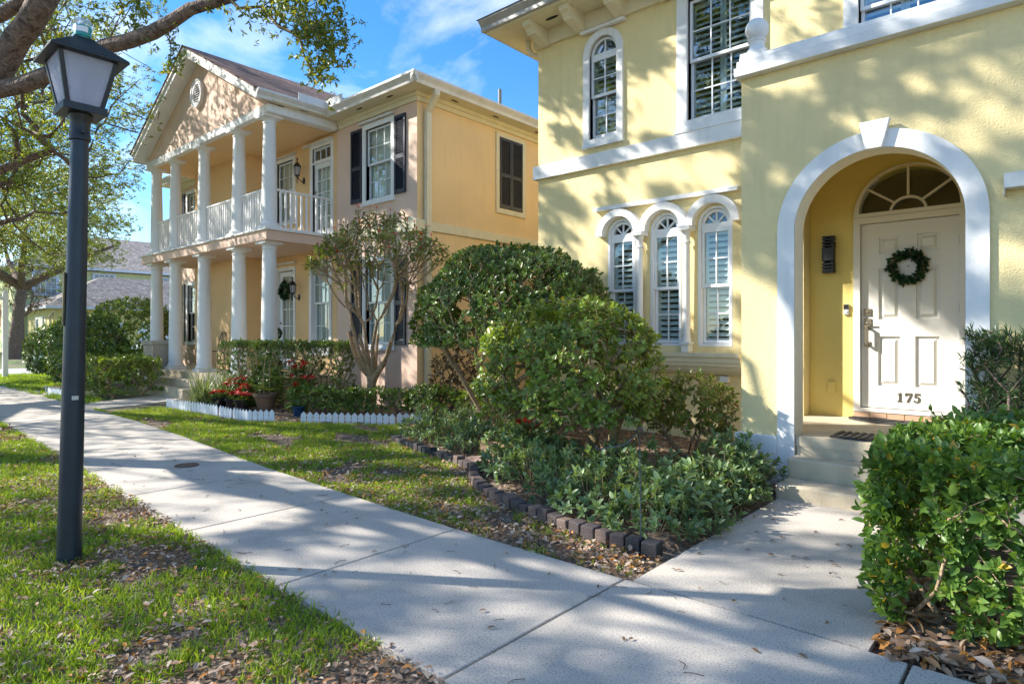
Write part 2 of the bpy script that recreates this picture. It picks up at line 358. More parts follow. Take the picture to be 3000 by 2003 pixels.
def skelmesh(arr, par, rad, n=5, minr=0.0, scale_base=None):
    """join chains into tubes"""
    kids = {}
    for i, p in enumerate(par): kids.setdefault(p, []).append(i)
    mb = MB(); st = [(0, None)]
    while st:
        i, prev = st.pop(); ch = []; rr = []
        if prev is not None: ch.append(arr[prev]); rr.append(min(rad[prev], rad[i]*1.25))
        while True:
            ch.append(arr[i]); rr.append(rad[i]); ks = kids.get(i, [])
            if not ks: break
            ks = sorted(ks, key=lambda q: -rad[q])
            for q in ks[1:]: st.append((q, i))
            i = ks[0]
        if len(ch) > 1 and max(rr) >= minr: mb.tube(ch, rr, n if max(rr) > .02 else 4 if max(rr) > .006 else 3, cap=False)
    return mb
def vnoise(P, s, seed=0):
    """cheap smooth pseudo-noise in 0..1 (sum of rotated sines)"""
    r = np.random.default_rng(seed); o = np.zeros(len(P))
    for i in range(7):
        k = r.normal(size=3); k /= np.linalg.norm(k); o += np.sin(P @ k*s*(1+.35*i)+r.random()*6.28)
    return .5+.5*np.tanh(o/2.2)
def inpoly(P, poly):
    x, y = P[:, 0], P[:, 1]; c = np.zeros(len(P), bool); n = len(poly)
    for i in range(n):
        x0, y0 = poly[i]; x1, y1 = poly[(i+1) % n]
        k = ((y0 > y) != (y1 > y)) & (x < (x1-x0)*(y-y0)/((y1-y0) if y1 != y0 else 1e-9)+x0); c ^= k
    return c
TF = lambda Y: (lambda u, d, z: (u, Y-d, z))        # facade facing the street
TX = lambda X: (lambda u, d, z: (X+d, u, z))        # side wall facing +x
def rect(u0, u1, z0, z1): return [(u0, z0), (u1, z0), (u1, z1), (u0, z1)]
def arch(uc, h, z0, zs, n=20, rz=None):
    rz = rz or h
    return [(uc-h, z0), (uc+h, z0)]+[(uc+h*math.cos(PI*i/n), zs+rz*math.sin(PI*i/n)) for i in range(n+1)]
SUN_E = 5.0; SKY_E = .13; CLOUD = 7; EXPO = 1.1; SKY_S = 1.3
# ================================================================== GROUND
SWR = lambda x: float(np.interp(x, [-40, -19, -14, -11.5, -9, -7.7, -6.4, -4.75, -3.3], [4.3, 3.9, 3.62, 3.6, 3.47, 3.36, 3.25, 3.17, 3.12]))      # house-side edge of the sidewalk
SWL = lambda x: float(np.interp(x, [-40, -19, -14, -11.5, -9, -7.1, -4.7, -3, -1.9], [2.75, 2.35, 2.12, 2.07, 2.0, 1.9, 1.81, 1.75, 1.72]))
mb = MB(); mb.add([(-400, -400, -.03), (400, -400, -.03), (400, 400, -.03), (-400, 400, -.03)], [(0, 1, 2, 3)])
def groundmat():
    m = bpy.data.materials.new('lawn_ground'); t = nt(m); o = N(t, 'ShaderNodeOutputMaterial'); b = N(t, 'ShaderNodeBsdfPrincipled'); tc = N(t, 'ShaderNodeTexCoord')
    n = N(t, 'ShaderNodeTexNoise'); n.inputs['Scale'].default_value = .9; n.inputs['Detail'].default_value = 9; n.inputs['Roughness'].default_value = .7; L(t, tc.outputs['Object'], n.inputs['Vector'])
    n2 = N(t, 'ShaderNodeTexNoise'); n2.inputs['Scale'].default_value = 38; n2.inputs['Detail'].default_value = 6; L(t, tc.outputs['Object'], n2.inputs['Vector'])
    a = ramp(t, [(.3, (.08, .058, .04)), (.5, (.20, .15, .11)), (.68, (.36, .28, .21))], n2.outputs['Fac'])
    g = ramp(t, [(.3, (.045, .085, .015)), (.5, (.11, .19, .03)), (.7, (.20, .27, .05))], n2.outputs['Fac'])
    r = ramp(t, [(.42, (0, 0, 0)), (.56, (1, 1, 1))], n.outputs['Fac'])
    # bare litter near the houses, greener far away
    sp = N(t, 'ShaderNodeSeparateXYZ'); L(t, tc.outputs['Object'], sp.inputs[0])
    mr = N(t, 'ShaderNodeMapRange'); mr.inputs['From Min'].default_value = -13; mr.inputs['From Max'].default_value = -16; L(t, sp.outputs[0], mr.inputs['Value'])
    mm = N(t, 'ShaderNodeMath', operation='MULTIPLY'); L(t, r.outputs[0], mm.inputs[0]); L(t, mr.outputs[0], mm.inputs[1])
    mx = N(t, 'ShaderNodeMix', data_type='RGBA'); L(t, mm.outputs[0], mx.inputs['Factor']); L(t, a.outputs[0], mx.inputs['A']); L(t, g.outputs[0], mx.inputs['B'])
    L(t, mx.outputs['Result'], b.inputs['Base Color']); b.inputs['Roughness'].default_value = .95
    bp = N(t, 'ShaderNodeBump'); bp.inputs['Distance'].default_value = .03; L(t, n2.outputs['Fac'], bp.inputs['Height']); L(t, bp.outputs[0], b.inputs['Normal'])
    L(t, b.outputs[0], o.inputs[0]); return m
struct('ground', mb, groundmat())
# sidewalk: one slab per joint
mb = MB(); xs = []
x = 7.9
jl = [-1.9+1.4*i for i in range(6, -1, -1)] + [-1.9-1.4*i for i in range(1, 22)]
for a, b in zip(jl[:-1], jl[1:]):
    m_ = 6; g = .008
    top = []; bot = []
    for i in range(m_+1):
        xx = (a-g)+((b+g)-(a-g))*i/m_
        top.append((xx, SWR(xx), 0)); bot.append((xx, SWL(xx), 0))
    n = m_+1; vs = top+bot+[(p[0], p[1], -.1) for p in top]+[(p[0], p[1], -.1) for p in bot]
    fs = [(i, i+1, n+i+1, n+i) for i in range(m_)]+[(i, 2*n+i, 2*n+i+1, i+1) for i in range(m_)]+[(n+i, n+i+1, 3*n+i+1, 3*n+i) for i in range(m_)]
    fs += [(0, n, 3*n, 2*n), (m_, 2*n+m_, 3*n+m_, n+m_)]
    mb.add(vs, fs)
o = struct('sidewalk', mb, CONC, merge=False)
b_ = o.modifiers.new('b', 'BEVEL'); b_.width = .006; b_.segments = 2; b_.limit_method = 'ANGLE'; b_.angle_limit = .7
mb = MB().box(-1.85, -.66, 3.135, 5.6, -.1, .0); o = struct('front_walk', mb, CONC)
mb = MB(); mb.add([(-13.75, 3.6, 0), (-14.95, 3.6, 0), (-15.9, 5.62, 0), (-14.45, 5.62, 0), (-13.95, 4.5, 0), (-13.75, 3.6, -.1), (-14.95, 3.6, -.1), (-15.9, 5.62, -.1), (-14.45, 5.62, -.1), (-13.95, 4.5, -.1)],
    [(0, 1, 2, 3, 4), (0, 5, 6, 1), (1, 6, 7, 2), (3, 8, 9, 4), (4, 9, 5, 0)]); struct('porch_walk', mb, CONC)
mb = MB().box(-33, -28.2, -6, 60, -.12, -.012); struct('alley', mb, concretemat('alley_concrete', (.50, .49, .48)))
ASPH = paint('asphalt', (.05, .05, .052), .9, .2, 3, .5, 150)
mb = MB().box(-120, 60, -12, -5, -.2, -.022); struct('road', mb, ASPH)
mb = MB().box(-27.6, 60, -5, -4.85, -.2, .1); mb.box(-120, -33.6, -5, -4.85, -.2, .1); struct('kerb', mb, CONC)
# raised mulch of the planting beds, gently uneven
def bed(name, poly, h=.03):
    xs = [p[0] for p in poly]; ys = [p[1] for p in poly]; mb = MB(); s = .12
    X = np.arange(min(xs), max(xs)+s, s); Y = np.arange(min(ys), max(ys)+s, s)
    P = np.array([(x, y, 0) for x in X for y in Y]); ins = inpoly(P, poly); nz = vnoise(P, 5, 3)
    ny = len(Y); V = [(p[0], p[1], -.06+(.06+h*q if i else 0)) for p, q, i in zip(P, nz, ins)]
    F = []
    for i in range(len(X)-1):
        for j in range(ny-1):
            q = (i*ny+j, (i+1)*ny+j, (i+1)*ny+j+1, i*ny+j+1)
            if ins[list(q)].any(): F.append(q)
    mb.add(V, F); return struct(name, mb, SOIL, smooth=True)
BED1 = [(-1.95, 3.72), (-2.7, 3.75), (-3.3, 3.9), (-4.05, 4.15), (-4.6, 4.65), (-5.5, 4.92), (-6.7, 5.26), (-7.7, 6.3), (-8.6, 7.9), (-2.3, 7.95), (-2.3, 6), (-1.95, 6)]
BED2 = [(-13.3, 4.85), (-10.2, 4.97), (-9.2, 5.4), (-7.7, 6.55), (-8.5, 7.75), (-12, 7.7), (-12.2, 6), (-14.4, 6), (-14.3, 5.3)]
BED3 = [(-.6, 3.2), (3, 3.2), (3, 5.95), (-.6, 5.95)]
bed('flower_bed', BED1); bed('flower_bed', BED2); bed('hedge_bed', BED3)
# ================================================================== WINDOWS / DOORS
def louvers(mb, T, u0, u1, z0, z1, d, pitch=.08, depth=.062, ang=.85, th=.008, stile=.04):
    mb.box(u0, u0+stile, d-.012, d+.012, z0, z1, T); mb.box(u1-stile, u1, d-.012, d+.012, z0, z1, T)
    mb.box(u0+stile, u1-stile, d-.012, d+.012, z0, z0+.06, T); mb.box(u0+stile, u1-stile, d-.012, d+.012, z1-.06, z1, T)
    z = z0+.06+pitch*.6
    c, s = math.cos(ang)*depth/2, math.sin(ang)*depth/2
    while z < z1-.07:
        mb.prism([(0, 0), (1, 0), (1, 1), (0, 1)], 0, 1, lambda u, dd, v: T(u0+stile+(u1-u0-2*stile)*u, d+(c*(2*dd-1)), z-(s*(2*dd-1))+th*(v-.5)))
        z += pitch
def ext_shutter(house, T, u0, u1, z0, z1, mat, label=None):
    mb = MB(); w = .045; zm = z0+(z1-z0)*.47
    mb.box(u0, u0+w, .012, .045, z0, z1, T); mb.box(u1-w, u1, .012, .045, z0, z1, T)
    for a, b in ((z0, z0+.08), (zm-.04, zm+.04), (z1-.06, z1)): mb.box(u0+w, u1-w, .012, .042, a, b, T)
    mb.box(u0+w, u1-w, .008, .014, z0, z1, T)
    for a, b in ((z0+.08, zm-.04), (zm+.04, z1-.06)):
        n = int((b-a)/.042)
        for i in range(n):
            z = a+(i+.5)*(b-a)/n
            mb.prism([(0, 0), (1, 0), (1, 1), (0, 1)], 0, 1, lambda u, dd, v: T(u0+w+(u1-u0-2*w)*u, .016+.022*dd, z+.016-.028*dd+.006*(v-.5)))
    return part('shutter', mb, mat, house, label=label)
def sash(mb, T, u0, u1, z0, z1, cols, rows, d, w=.035, mw=.016, top=None):
    mb.box(u0, u0+w, d-.02, d+.02, z0, z1, T); mb.box(u1-w, u1, d-.02, d+.02, z0, z1, T)
    mb.box(u0+w, u1-w, d-.02, d+.02, z0, z0+w*1.2, T); mb.box(u0+w, u1-w, d-.02, d+.02, z1-w, z1, T)
    for i in range(1, cols):
        u = u0+w+(u1-u0-2*w)*i/cols; mb.box(u-mw/2, u+mw/2, d-.008, d+.012, z0+w, z1-w, T)
    for i in range(1, rows):
        z = z0+w+(z1-z0-2*w)*i/rows; mb.box(u0+w, u1-w, d-.007, d+.011, z-mw/2, z+mw/2, T)
def rect_window(house, T, u0, u1, z0, z1, cas=.1, grid=(3, 2), back='blind', proj=.035, casmat=None, zm=None, sill=True, glass=None, split=True):
    mb = MB()
    mb.plate(rect(u0-cas, u1+cas, z0-cas, z1+cas), [rect(u0, u1, z0, z1)], -.2, proj, T)
    if sill: mb.box(u0-cas-.02, u1+cas+.02, .0, proj+.03, z0-cas-.012, z0-cas+.035, T)
    w = part('window', mb, casmat or TRIM, house)
    mb = MB(); zm = zm or (z0+z1)/2
    if split:
        sash(mb, T, u0+.01, u1-.01, zm-.02, z1-.01, grid[0], grid[1], -.05); sash(mb, T, u0+.01, u1-.01, z0+.01, zm+.02, grid[0], grid[1], -.09)
    else: sash(mb, T, u0+.01, u1-.01, z0+.01, z1-.01, grid[0], grid[1], -.05)
    part('sash', mb, VINYL, w)
    mb = MB(); mb.box(u0+.03, u1-.03, -.053, -.05, zm, z1-.03, T); mb.box(u0+.03, u1-.03, -.093, -.09, z0+.03, zm, T); part('pane', mb, glass or GLASS, w)
    if back == 'louver':
        mb = MB(); um = (u0+u1)/2
        if u1-u0 > .6: louvers(mb, T, u0+.005, um-.002, z0+.03, z1-.03, -.15); louvers(mb, T, um+.002, u1-.005, z0+.03, z1-.03, -.15)
        else: louvers(mb, T, u0+.03, u1-.03, z0+.03, z1-.03, -.17)
        part('plantation_shutter', mb, LOUV, w)
    elif back == 'blind':
        mb = MB(); z = z0+.03
        while z < z1-.03: mb.box(u0+.02, u1-.02, -.128, -.123, z, z+.045, lambda u, d, zz: T(u, d+(zz-z)*.25, zz)); z += .048
        part('blind', mb, BLIND, w)
    elif back == 'curtain':
        mb = MB(); n = 60; top = []; 
        vs = []
        for i in range(n+1):
            u = u0+(u1-u0)*i/n; d = -.135+.012*math.sin(i*1.3)
            vs += [T(u, d, z0), T(u, d, z1)]
        mb.add(vs, [(2*i, 2*i+2, 2*i+3, 2*i+1) for i in range(n)]); part('curtain', mb, BLIND, w, smooth=True)
    return w
def fan(mb, T, uc, h, zs, d, n, w=.02, hub=0):
    for i in range(1, n):
        a = PI*i/n; c, s = math.cos(a), math.sin(a); r0 = hub
        p = [(uc+c*r0-s*w/2, zs+s*r0+c*w/2), (uc+c*r0+s*w/2, zs+s*r0-c*w/2), (uc+c*h+s*w/2, zs+s*h-c*w/2), (uc+c*h-s*w/2, zs+s*h+c*w/2)]
        mb.prism(p, d-.01, d+.012, T)
def arch_window(house, T, uc, h, z0, zs, casing, proj, rail0, rail1, zm, fan_n=4, label=None):
    """arched sash window: opening half width h, springing zs"""
    mb = MB()
    if casing: mb.plate(arch(uc, h+casing, z0-casing*.95, zs+.0), [arch(uc, h, z0, zs)], -.12, proj, T); mb.box(uc-h-casing-.01, uc+h+casing+.01, 0, proj+.02, z0-casing-.02, z0-casing+.03, T)
    else: mb.plate(arch(uc, h, z0, zs), [arch(uc, h-.035, z0+.035, zs)], -.12, .004, T)
    w = part('window', mb, TRIM if casing else VINYL, house)
    hh = h-(.0 if casing else .035); mb = MB()
    mb.plate(arch(uc, hh-.005, rail0+.0, zs), [arch(uc, hh-.045, rail1, zs)], -.10, -.03, T)
    fan(mb, T, uc, hh-.04, zs, -.06, fan_n, .024)
    sash(mb, T, uc-hh+.005, uc+hh-.005, zm-.03, rail0, 2, 2, -.05, .035, .018); sash(mb, T, uc-hh+.005, uc+hh-.005, z0+.04, zm+.02, 2, 2, -.09, .035, .018)
    part('sash', mb, VINYL, w)
    mb = MB(); mb.box(uc-hh+.03, uc+hh-.03, -.053, -.05, zm, rail0-.02, T); mb.box(uc-hh+.03, uc+hh-.03, -.093, -.09, z0+.07, zm, T)
    mb.plate(arch(uc, hh-.03, rail1-.01, zs), [], -.063, -.06, T); part('pane', mb, GLASSR if casing else GLASS, w)
    mb = MB(); louvers(mb, T, uc-hh+.0, uc+hh-.0, z0+.05, rail0, -.15, stile=.05); part('plantation_shutter', mb, LOUV, w)
    return w
# ================================================================== YELLOW HOUSE
YH = root('yellow_house', 'pale yellow stucco house with arched white doorway and triple arched windows', 'house', (-2, 8, 0))
T8 = TF(8.0); T6 = TF(6.05)
w2 = [-3.87, -3.0, 4.3, 5.95]; w3 = [-1.785, -.915, 4.3, 5.95]
TRI = (-4.92, -4.205, -3.49)
mb = MB()
holes = [arch(-5.235, .245, 4.366, 5.65), rect(*w2), rect(*w3)]+[arch(c, .235, 1.245, 2.87) for c in TRI]
holes += [rect(-2.27, -.25, .46, 3.4)]
mb.plate(rect(-6.5, 4.5, -.05, 6.3), holes, -.22, 0, T8)
mb.box(-6.5, -6.28, 8.221, 19, -.05, 6.3); mb.box(4.28, 4.5, 8.221, 19, -.05, 6.3); mb.box(-6.28, 4.28, 18.8, 19, -.05, 6.3)
mb.box(-6.28, 4.28, 8.221, 18.8, 3.5, 3.6)
part('wall', mb, YEL, YH)
# projecting porch block
mb = MB(); mb.plate(rect(-2.373, 3.2, -.05, 3.87), [arch(-1.234, .639, .02, 2.34, 32)], -.22, 0, T6)
mb.plate(rect(6.271, 7.999, -.05, 3.87), [arch(7.14, .43, .47, 2.42)], 0, .12, lambda u, d, z: (-2.373+d, u, z)); mb.box(3.0, 3.2, 6.271, 7.999, -.05, 3.87); part('porch_wall', mb, YEL, YH)
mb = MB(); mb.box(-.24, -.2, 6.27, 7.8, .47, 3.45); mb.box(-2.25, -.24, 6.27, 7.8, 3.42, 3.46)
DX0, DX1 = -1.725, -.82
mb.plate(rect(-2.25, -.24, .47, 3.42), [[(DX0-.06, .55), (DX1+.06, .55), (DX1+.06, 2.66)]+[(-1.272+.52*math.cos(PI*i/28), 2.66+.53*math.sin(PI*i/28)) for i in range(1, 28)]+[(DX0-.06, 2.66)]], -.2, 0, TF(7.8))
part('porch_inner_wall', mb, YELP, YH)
mb = MB(); mb.box(-2.25, -.24, 6.28, 7.8, .38, .471); mb.box(-1.865, -.598, 6.04, 6.28, .38, .471); part('porch_floor', mb, STEPC, YH)
# steps
mb = MB(); mb.box(-1.864, -.56, 6.045, 6.1, -.05, .469); part('step', mb, STEPC, YH, bevel=.012)
mb = MB(); mb.box(-1.875, -.56, 5.83, 6.04, -.05, .30); part('step', mb, STEPC, YH, bevel=.02)
mb = MB(); mb.box(-1.875, -.56, 5.52, 5.829, -.05, .125); part('step', mb, STEPC, YH, bevel=.02)
# arch surround, keystone, plinths
mb = MB(); mb.plate(arch(-1.234, .79, -.04, 2.34, 40), [arch(-1.234, .639, -.06, 2.34, 40)], .001, .035, T6)
mb.v = mb.v; part('arch_surround', mb, TRIM, YH)
mb = MB()
R = .641; n = 40; pr = [(R, 0)]; A = [(-1.234-R+.0, .47)]
vs = []; 
pts = [(-1.234-.637, .47), ]+[(-1.234+.637*math.cos(PI-PI*i/n), 2.34+.637*math.sin(PI*i/n)) for i in range(n+1)]+[(-1.234+.637, .47)]
for u, z in pts: vs += [T6(u, .034, z), T6(u, -.219, z)]
mb.add(vs, [(2*i, 2*i+1, 2*i+3, 2*i+2) for i in range(len(pts)-1)]); part('arch_reveal', mb, paint('cream_stucco', (.76, .70, .55), .8, .04, 2, .3, 90), YH)
mb = MB(); mb.prism([(-1.285, 2.965), (-1.16, 2.965), (-1.10, 3.2), (-1.33, 3.2)], .036, .085, T6); part('keystone', mb, TRIM, YH, bevel=.006)
mb = MB(); mb.box(-2.40, -2.025, 5.995, 6.049, -.05, .455); mb.box(-2.42, -2.374, 5.995, 7.9, -.05, .455); mb.box(-.443, 3.2, 5.995, 6.049, -.05, .455); part('base_plinth', mb, TRIM, YH, bevel=.01)
# belt courses and cornice of the block
mb = MB(); mb.box(-6.56, -2.38, 7.93, 7.999, 3.925, 4.14); mb.box(-6.56, -6.501, 8.0, 19, 3.925, 4.14); part('belt_course', mb, TRIM, YH, bevel=.006)
mb = MB(); mb.box(-6.60, -6.505, 7.9, 8.5, 3.45, 3.72); part('belt_end', mb, TRIM, YH, bevel=.03) if False else None
mb = MB(); mb.box(-2.41, 3.25, 5.95, 7.999, 3.871, 3.955); mb.box(-2.39, 3.25, 5.97, 7.999, 3.963, 4.02); mb.box(-2.38, 3.24, 5.98, 7.999, 3.955, 3.963); mb.box(-2.37, 3.22, 5.99, 7.999, 4.02, 4.06); part('cornice', mb, TRIM, YH, bevel=.004)
mb = MB(); mb.box(-2.37, -2.13, 6.0, 6.24, 4.06, 4.10); c = (-2.25, 6.12, 0)
mb.lathe([(.105, 4.10), (.105, 4.115), (.085, 4.15), (.07, 4.17), (.07, 4.215), (.082, 4.225), (.085, 4.24), (.06, 4.25)]+[(.108*math.sin(PI*(i+1.5)/13), 4.345-.108*math.cos(PI*(i+1.5)/13)) for i in range(12)]+[(.004, 4.453)], c, 28)
part('ball_finial', mb, TRIM, YH, auto=True)
# eaves
mb = MB(); mb.box(-7.1, 5.1, 7.4, 7.999, 6.301, 6.33); mb.box(-7.1, -6.501, 7.999, 19.5, 6.301, 6.33); part('soffit', mb, CREAM, YH)
mb = MB(); mb.box(-6.55, 4.55, 7.94, 7.999, 6.06, 6.3); mb.box(-6.55, -6.501, 8, 19, 6.06, 6.3); part('frieze', mb, CREAM, YH)
mb = MB()
prof = [(7.34, 6.33), (7.34, 6.40), (7.27, 6.47), (7.27, 6.50), (7.40, 6.50), (7.40, 6.33)]
mb.prism([(y, z) for y, z in prof], -7.17, 5.1, lambda u, d, z: (d, u, z))
part('gutter', mb, GUTG, YH); mb = MB(); mb.prism([(y, z) for y, z in prof], 7.41, 19.5, lambda u, d, z: (-6.5-(8-u), d, z)); part('gutter', mb, GUTG, YH)
mb = MB(); mb.add([(-7.2, 7.25, 6.5), (5.2, 7.25, 6.5), (5.2, 19.6, 6.5), (-7.2, 19.6, 6.5), (-2.5, 13.3, 8.6), (.8, 13.3, 8.6)], [(0, 1, 5, 4), (1, 2, 5), (2, 3, 4, 5), (3, 0, 4)])
SHG = shinglemat('grey_brown_shingle', 0, [(.20, .17, .15), (.30, .26, .23), (.08, .07, .06)]); part('roof', mb, SHG, YH)
for i in range(15):
    x = -6.32+.715*i; mb = MB()
    mb.prism([(7.94, 6.03), (7.94, 6.3), (7.47, 6.3), (7.47, 6.22), (7.53, 6.2), (7.58, 6.15), (7.60, 6.12), (7.68, 6.11), (7.72, 6.10)], x-.075, x+.075, lambda u, d, z: (d, u, z)); part('bracket', mb, CREAM, YH)
mb = MB()
for x in (-5.97, -3.1, -.2): mb.plate([(x+.12*math.cos(t)*(1)+.0, 7.68+.028*math.sin(t)) for t in [2*PI*i/16 for i in range(16)]], [], 0, .006, lambda u, d, z: (u, z, 6.2955-d))
part('soffit_vent', mb, DARK, YH)
mb = MB(); mb.tube([(-6.75, 8.05, 6.3), (-6.75, 8.05, 6.18), (-6.68, 8.05, 6.06), (-6.58, 8.1, 6.02), (-6.55, 8.3, 5.9), (-6.55, 8.3, .1)], .04, 8); part('downspout', mb, GUTC, YH, auto=True)
# upper windows
arch_window(YH, T8, -5.235, .245, 4.366, 5.65, .105, .04, 5.6, 5.67, 5.04, 2)
rect_window(YH, T8, *w2, cas=.15, grid=(3, 2), back='louver', proj=.05, zm=5.12, glass=GLASSR)
rect_window(YH, T8, *w3, cas=.15, grid=(3, 2), back='louver', proj=.05, zm=5.12, glass=GLASSR)
def tracks(house, T, u0, u1, z, h=.05, p=.09, name='storm_panel_track', mat=None):
    mb = MB(); mb.box(u0, u1, .0, p*.5, z, z+h, T); mb.box(u0+.002, u1-.002, p*.5, p, z-.012, z+h*.6, T); return part(name, mb, mat or TRIM, house)
tracks(YH, T8, -5.6, -4.84, 6.0, .05, .1); tracks(YH, T8, -4.05, -2.83, 6.1+.08, .05, .1); tracks(YH, T8, -5.37, -3.16, 3.262, .055, .09)
mb = MB(); mb.box(-.35, 1.2, 0, .12, 2.49, 2.6, T6); mb.box(-.356, -.35, 0, .1, 2.44, 2.6, T6); part('shutter_box', mb, GUT, YH)
# triple window
for c in TRI: arch_window(YH, T8, c, .235, 1.245, 2.87, 0, 0, 2.80, 2.885, 2.06, 4)
mb = MB(); n = 24; out = []; 
Z0 = 2.86; r1, r0 = .372, .268
out = [(TRI[0]-r1, Z0)]
for k, c in enumerate(TRI):
    a0 = PI if k == 0 else PI-math.acos(.3575/r1); a1 = 0 if k == 2 else math.acos(.3575/r1)
    out += [(c+r1*math.cos(a0+(a1-a0)*i/n), Z0+r1*math.sin(a0+(a1-a0)*i/n)) for i in range(n+1)]
out += [(TRI[2]+r1, Z0)]
for c in reversed(TRI):
    out += [(c+r0, Z0)]+[(c+r0*math.cos(PI*i/n), Z0+r0*math.sin(PI*i/n)) for i in range(1, n)]+[(c-r0, Z0)]
dd = [out[0]]
for p in out[1:]:
    if abs(p[0]-dd[-1][0])+abs(p[1]-dd[-1][1]) > 1e-4: dd.append(p)
mb.plate(dd, [], .001, .13, T8); part('arch_hood', mb, TRIM, YH)
for c in (-4.5625, -3.8475):
    mb = MB(); mb.box(c-.085, c+.085, 7.80, 7.995, 2.80, 2.857)
    mb.lathe([(.066, 1.30), (.066, 1.33), (.056, 1.36), (.054, 1.4), (.046, 2.62), (.058, 2.63), (.058, 2.655), (.046, 2.66), (.048, 2.74), (.07, 2.80)], (c, 7.9, 0), 20)
    mb.box(c-.072, c+.072, 7.82, 7.98, 1.27, 1.30); mb.box(c-.05, c+.05, 7.85, 7.995, 1.165, 1.27); part('pilaster', mb, TRIM, YH, auto=True)
mb = MB(); pr = [(7.999, .86), (7.999, 1.16), (7.72, 1.16), (7.72, 1.11), (7.75, 1.105), (7.75, 1.04), (7.77, 1.035), (7.775, .99), (7.80, .985), (7.83, .93), (7.88, .89)]
mb.prism(pr, -5.45, -3.06, lambda u, d, z: (d, u, z)); part('window_ledge', mb, CREAM, YH)
mb = MB(); mb.box(-3.4, -3.29, 7.93, 7.998, .78, .858); part('ledge_block', mb, TRIM, YH)
# ---- front door
TD = TF(7.8)
mb = MB()
mb.plate(rect(DX0-.065, DX1+.065, .55, 2.69), [rect(DX0, DX1, .59, 2.623)], -.1, .02, TD)
el = lambda rx, rz, zb, n=30: [(-1.272+rx*math.cos(PI*i/n), zb+rz*math.sin(PI*i/n)) for i in range(n+1)]
part('door_frame', mb, DOORW, YH)
mb = MB()
pan = [(-1.545, -1.35, 2.285, 2.465), (-1.19, -.995, 2.285, 2.465), (-1.55, -1.35, 1.565, 2.12), (-1.20, -.995, 1.565, 2.12), (-1.555, -1.347, .84, 1.378), (-1.207, -.995, .84, 1.378)]
mb.plate(rect(DX0+.004, DX1-.004, .598, 2.618), [rect(*p) for p in pan], -.07, -.03, TD); mb.box(DX0+.01, DX1-.01, -.069, -.055, .6, 2.61, TD)
def frust(mb, p, i1, d0, i2, d1, T):
    (a, b, c, d) = p
    o1 = [T(u, d0, z) for u, z in rect(a+i1, b-i1, c+i1, d-i1)]; o2 = [T(u, d1, z) for u, z in rect(a+i2, b-i2, c+i2, d-i2)]
    mb.add(o1+o2, [(0, 1, 5, 4), (1, 2, 6, 5), (2, 3, 7, 6), (3, 0, 4, 7), (4, 5, 6, 7)])
for p in pan: frust(mb, p, .0, -.031, .016, -.048, TD) if False else None; frust(mb, p, .022, -.055, .05, -.036, TD)
DR = part('door', mb, DOORW, YH, bevel=.003, label='cream white six panel front door')
mb = MB(); mb.box(-1.695, -1.62, -.03, -.018, 1.605, 1.685, TD); mb.lathe([(.022, 0), (.022, .012), (.018, .016)], (0, 0, 0), 16, None) if False else None
mb.box(-1.67, -1.645, -.018, -.008, 1.635, 1.66, TD); part('deadbolt', mb, BRONZE, DR, bevel=.002)
mb = MB(); mb.box(-1.695, -1.62, -.03, -.018, 1.455, 1.575, TD); mb.box(-1.67, -1.645, -.018, .03, 1.475, 1.495, TD); mb.box(-1.672, -1.642, .02, .04, 1.29, 1.495, TD); mb.box(-1.67, -1.645, -.03, .03, 1.28, 1.30, TD); mb.box(-1.69, -1.625, -.03, -.02, 1.265, 1.32, TD); mb.box(-1.665, -1.60, .0, .012, 1.515, 1.53, TD); part('door_handle', mb, BRONZE, DR, bevel=.003)
mb = MB(); mb.lathe([(.013, 0), (.013, .004), (.009, .006)], (-1.273, 7.83, 2.13), 14, Matrix.Rotation(PI/2, 3, 'X')); part('peephole', mb, BRONZE, DR)
d1 = [(.15, 0), (.85, 0), (.85, .09), (.66, .12), (.66, 1), (.5, 1), (.38, .88), (.14, .84), (.14, .77), (.38, .77), (.38, .12), (.15, .09)]
d7 = [(.02, 1), (.97, 1), (.97, .9), (.55, 0), (.25, 0), (.72, .8), (.25, .8), (.13, .66), (.02, .66)]
d5 = [(.15, 1), (.88, 1), (.84, .82), (.3, .84), (.27, .66), (.42, .70), (.62, .68), (.80, .59), (.91, .42), (.90, .26), (.80, .1), (.62, .01), (.38, -.02), (.16, .02), (.04, .12), (.03, .22), (.12, .28), (.22, .24), (.28, .12), (.42, .07), (.55, .12), (.63, .26), (.63, .42), (.56, .54), (.44, .59), (.28, .57), (.17, .50), (.12, .53)]
mb = MB()
for g, u in ((d1, -1.392), (d7, -1.312), (d5, -1.233)): mb.plate([(u+.006+x*.066+.004*y, .676+y*.098) for x, y in g], [], -.03, -.022, TD)
part('house_number', mb, paint('dark_bronze_number', (.14, .115, .08), .45, .1, 20, metal=.4), DR)
mb = MB()
for z in (1.62, 2.32): mb.box(-.826, -.806, -.03, -.018, z, z+.1, TD)
part('hinge', mb, paint('old_bronze', (.09, .06, .03), .4, .2, 9, metal=.6), DR)
mb = MB(); mb.plate(el(.515, .525, 2.693), [el(.462, .47, 2.733)], -.1, .03, TD); mb.prism(rect(-1.272-.46, -1.272+.46, 2.7, 2.734), -.09, .028, TD)
fan(mb, TD, -1.272, .0, 2.735, 0, 1)
for a in (35, 90, 145):
    a = math.radians(a); c, s = math.cos(a), math.sin(a); w = .0115; r0, r1 = .155, .465
    mb.prism([(-1.272+c*r0-s*w, 2.735+s*r0+c*w), (-1.272+c*r0+s*w, 2.735+s*r0-c*w), (-1.272+c*r1+s*w, 2.735+s*r1-c*w), (-1.272+c*r1-s*w, 2.735+s*r1+c*w)], -.05, -.015, TD)
mb.plate(el(.172, .15, 2.733), [el(.148, .127, 2.73)], -.05, -.01, TD)
FL = part('fanlight', mb, DOORW, YH)
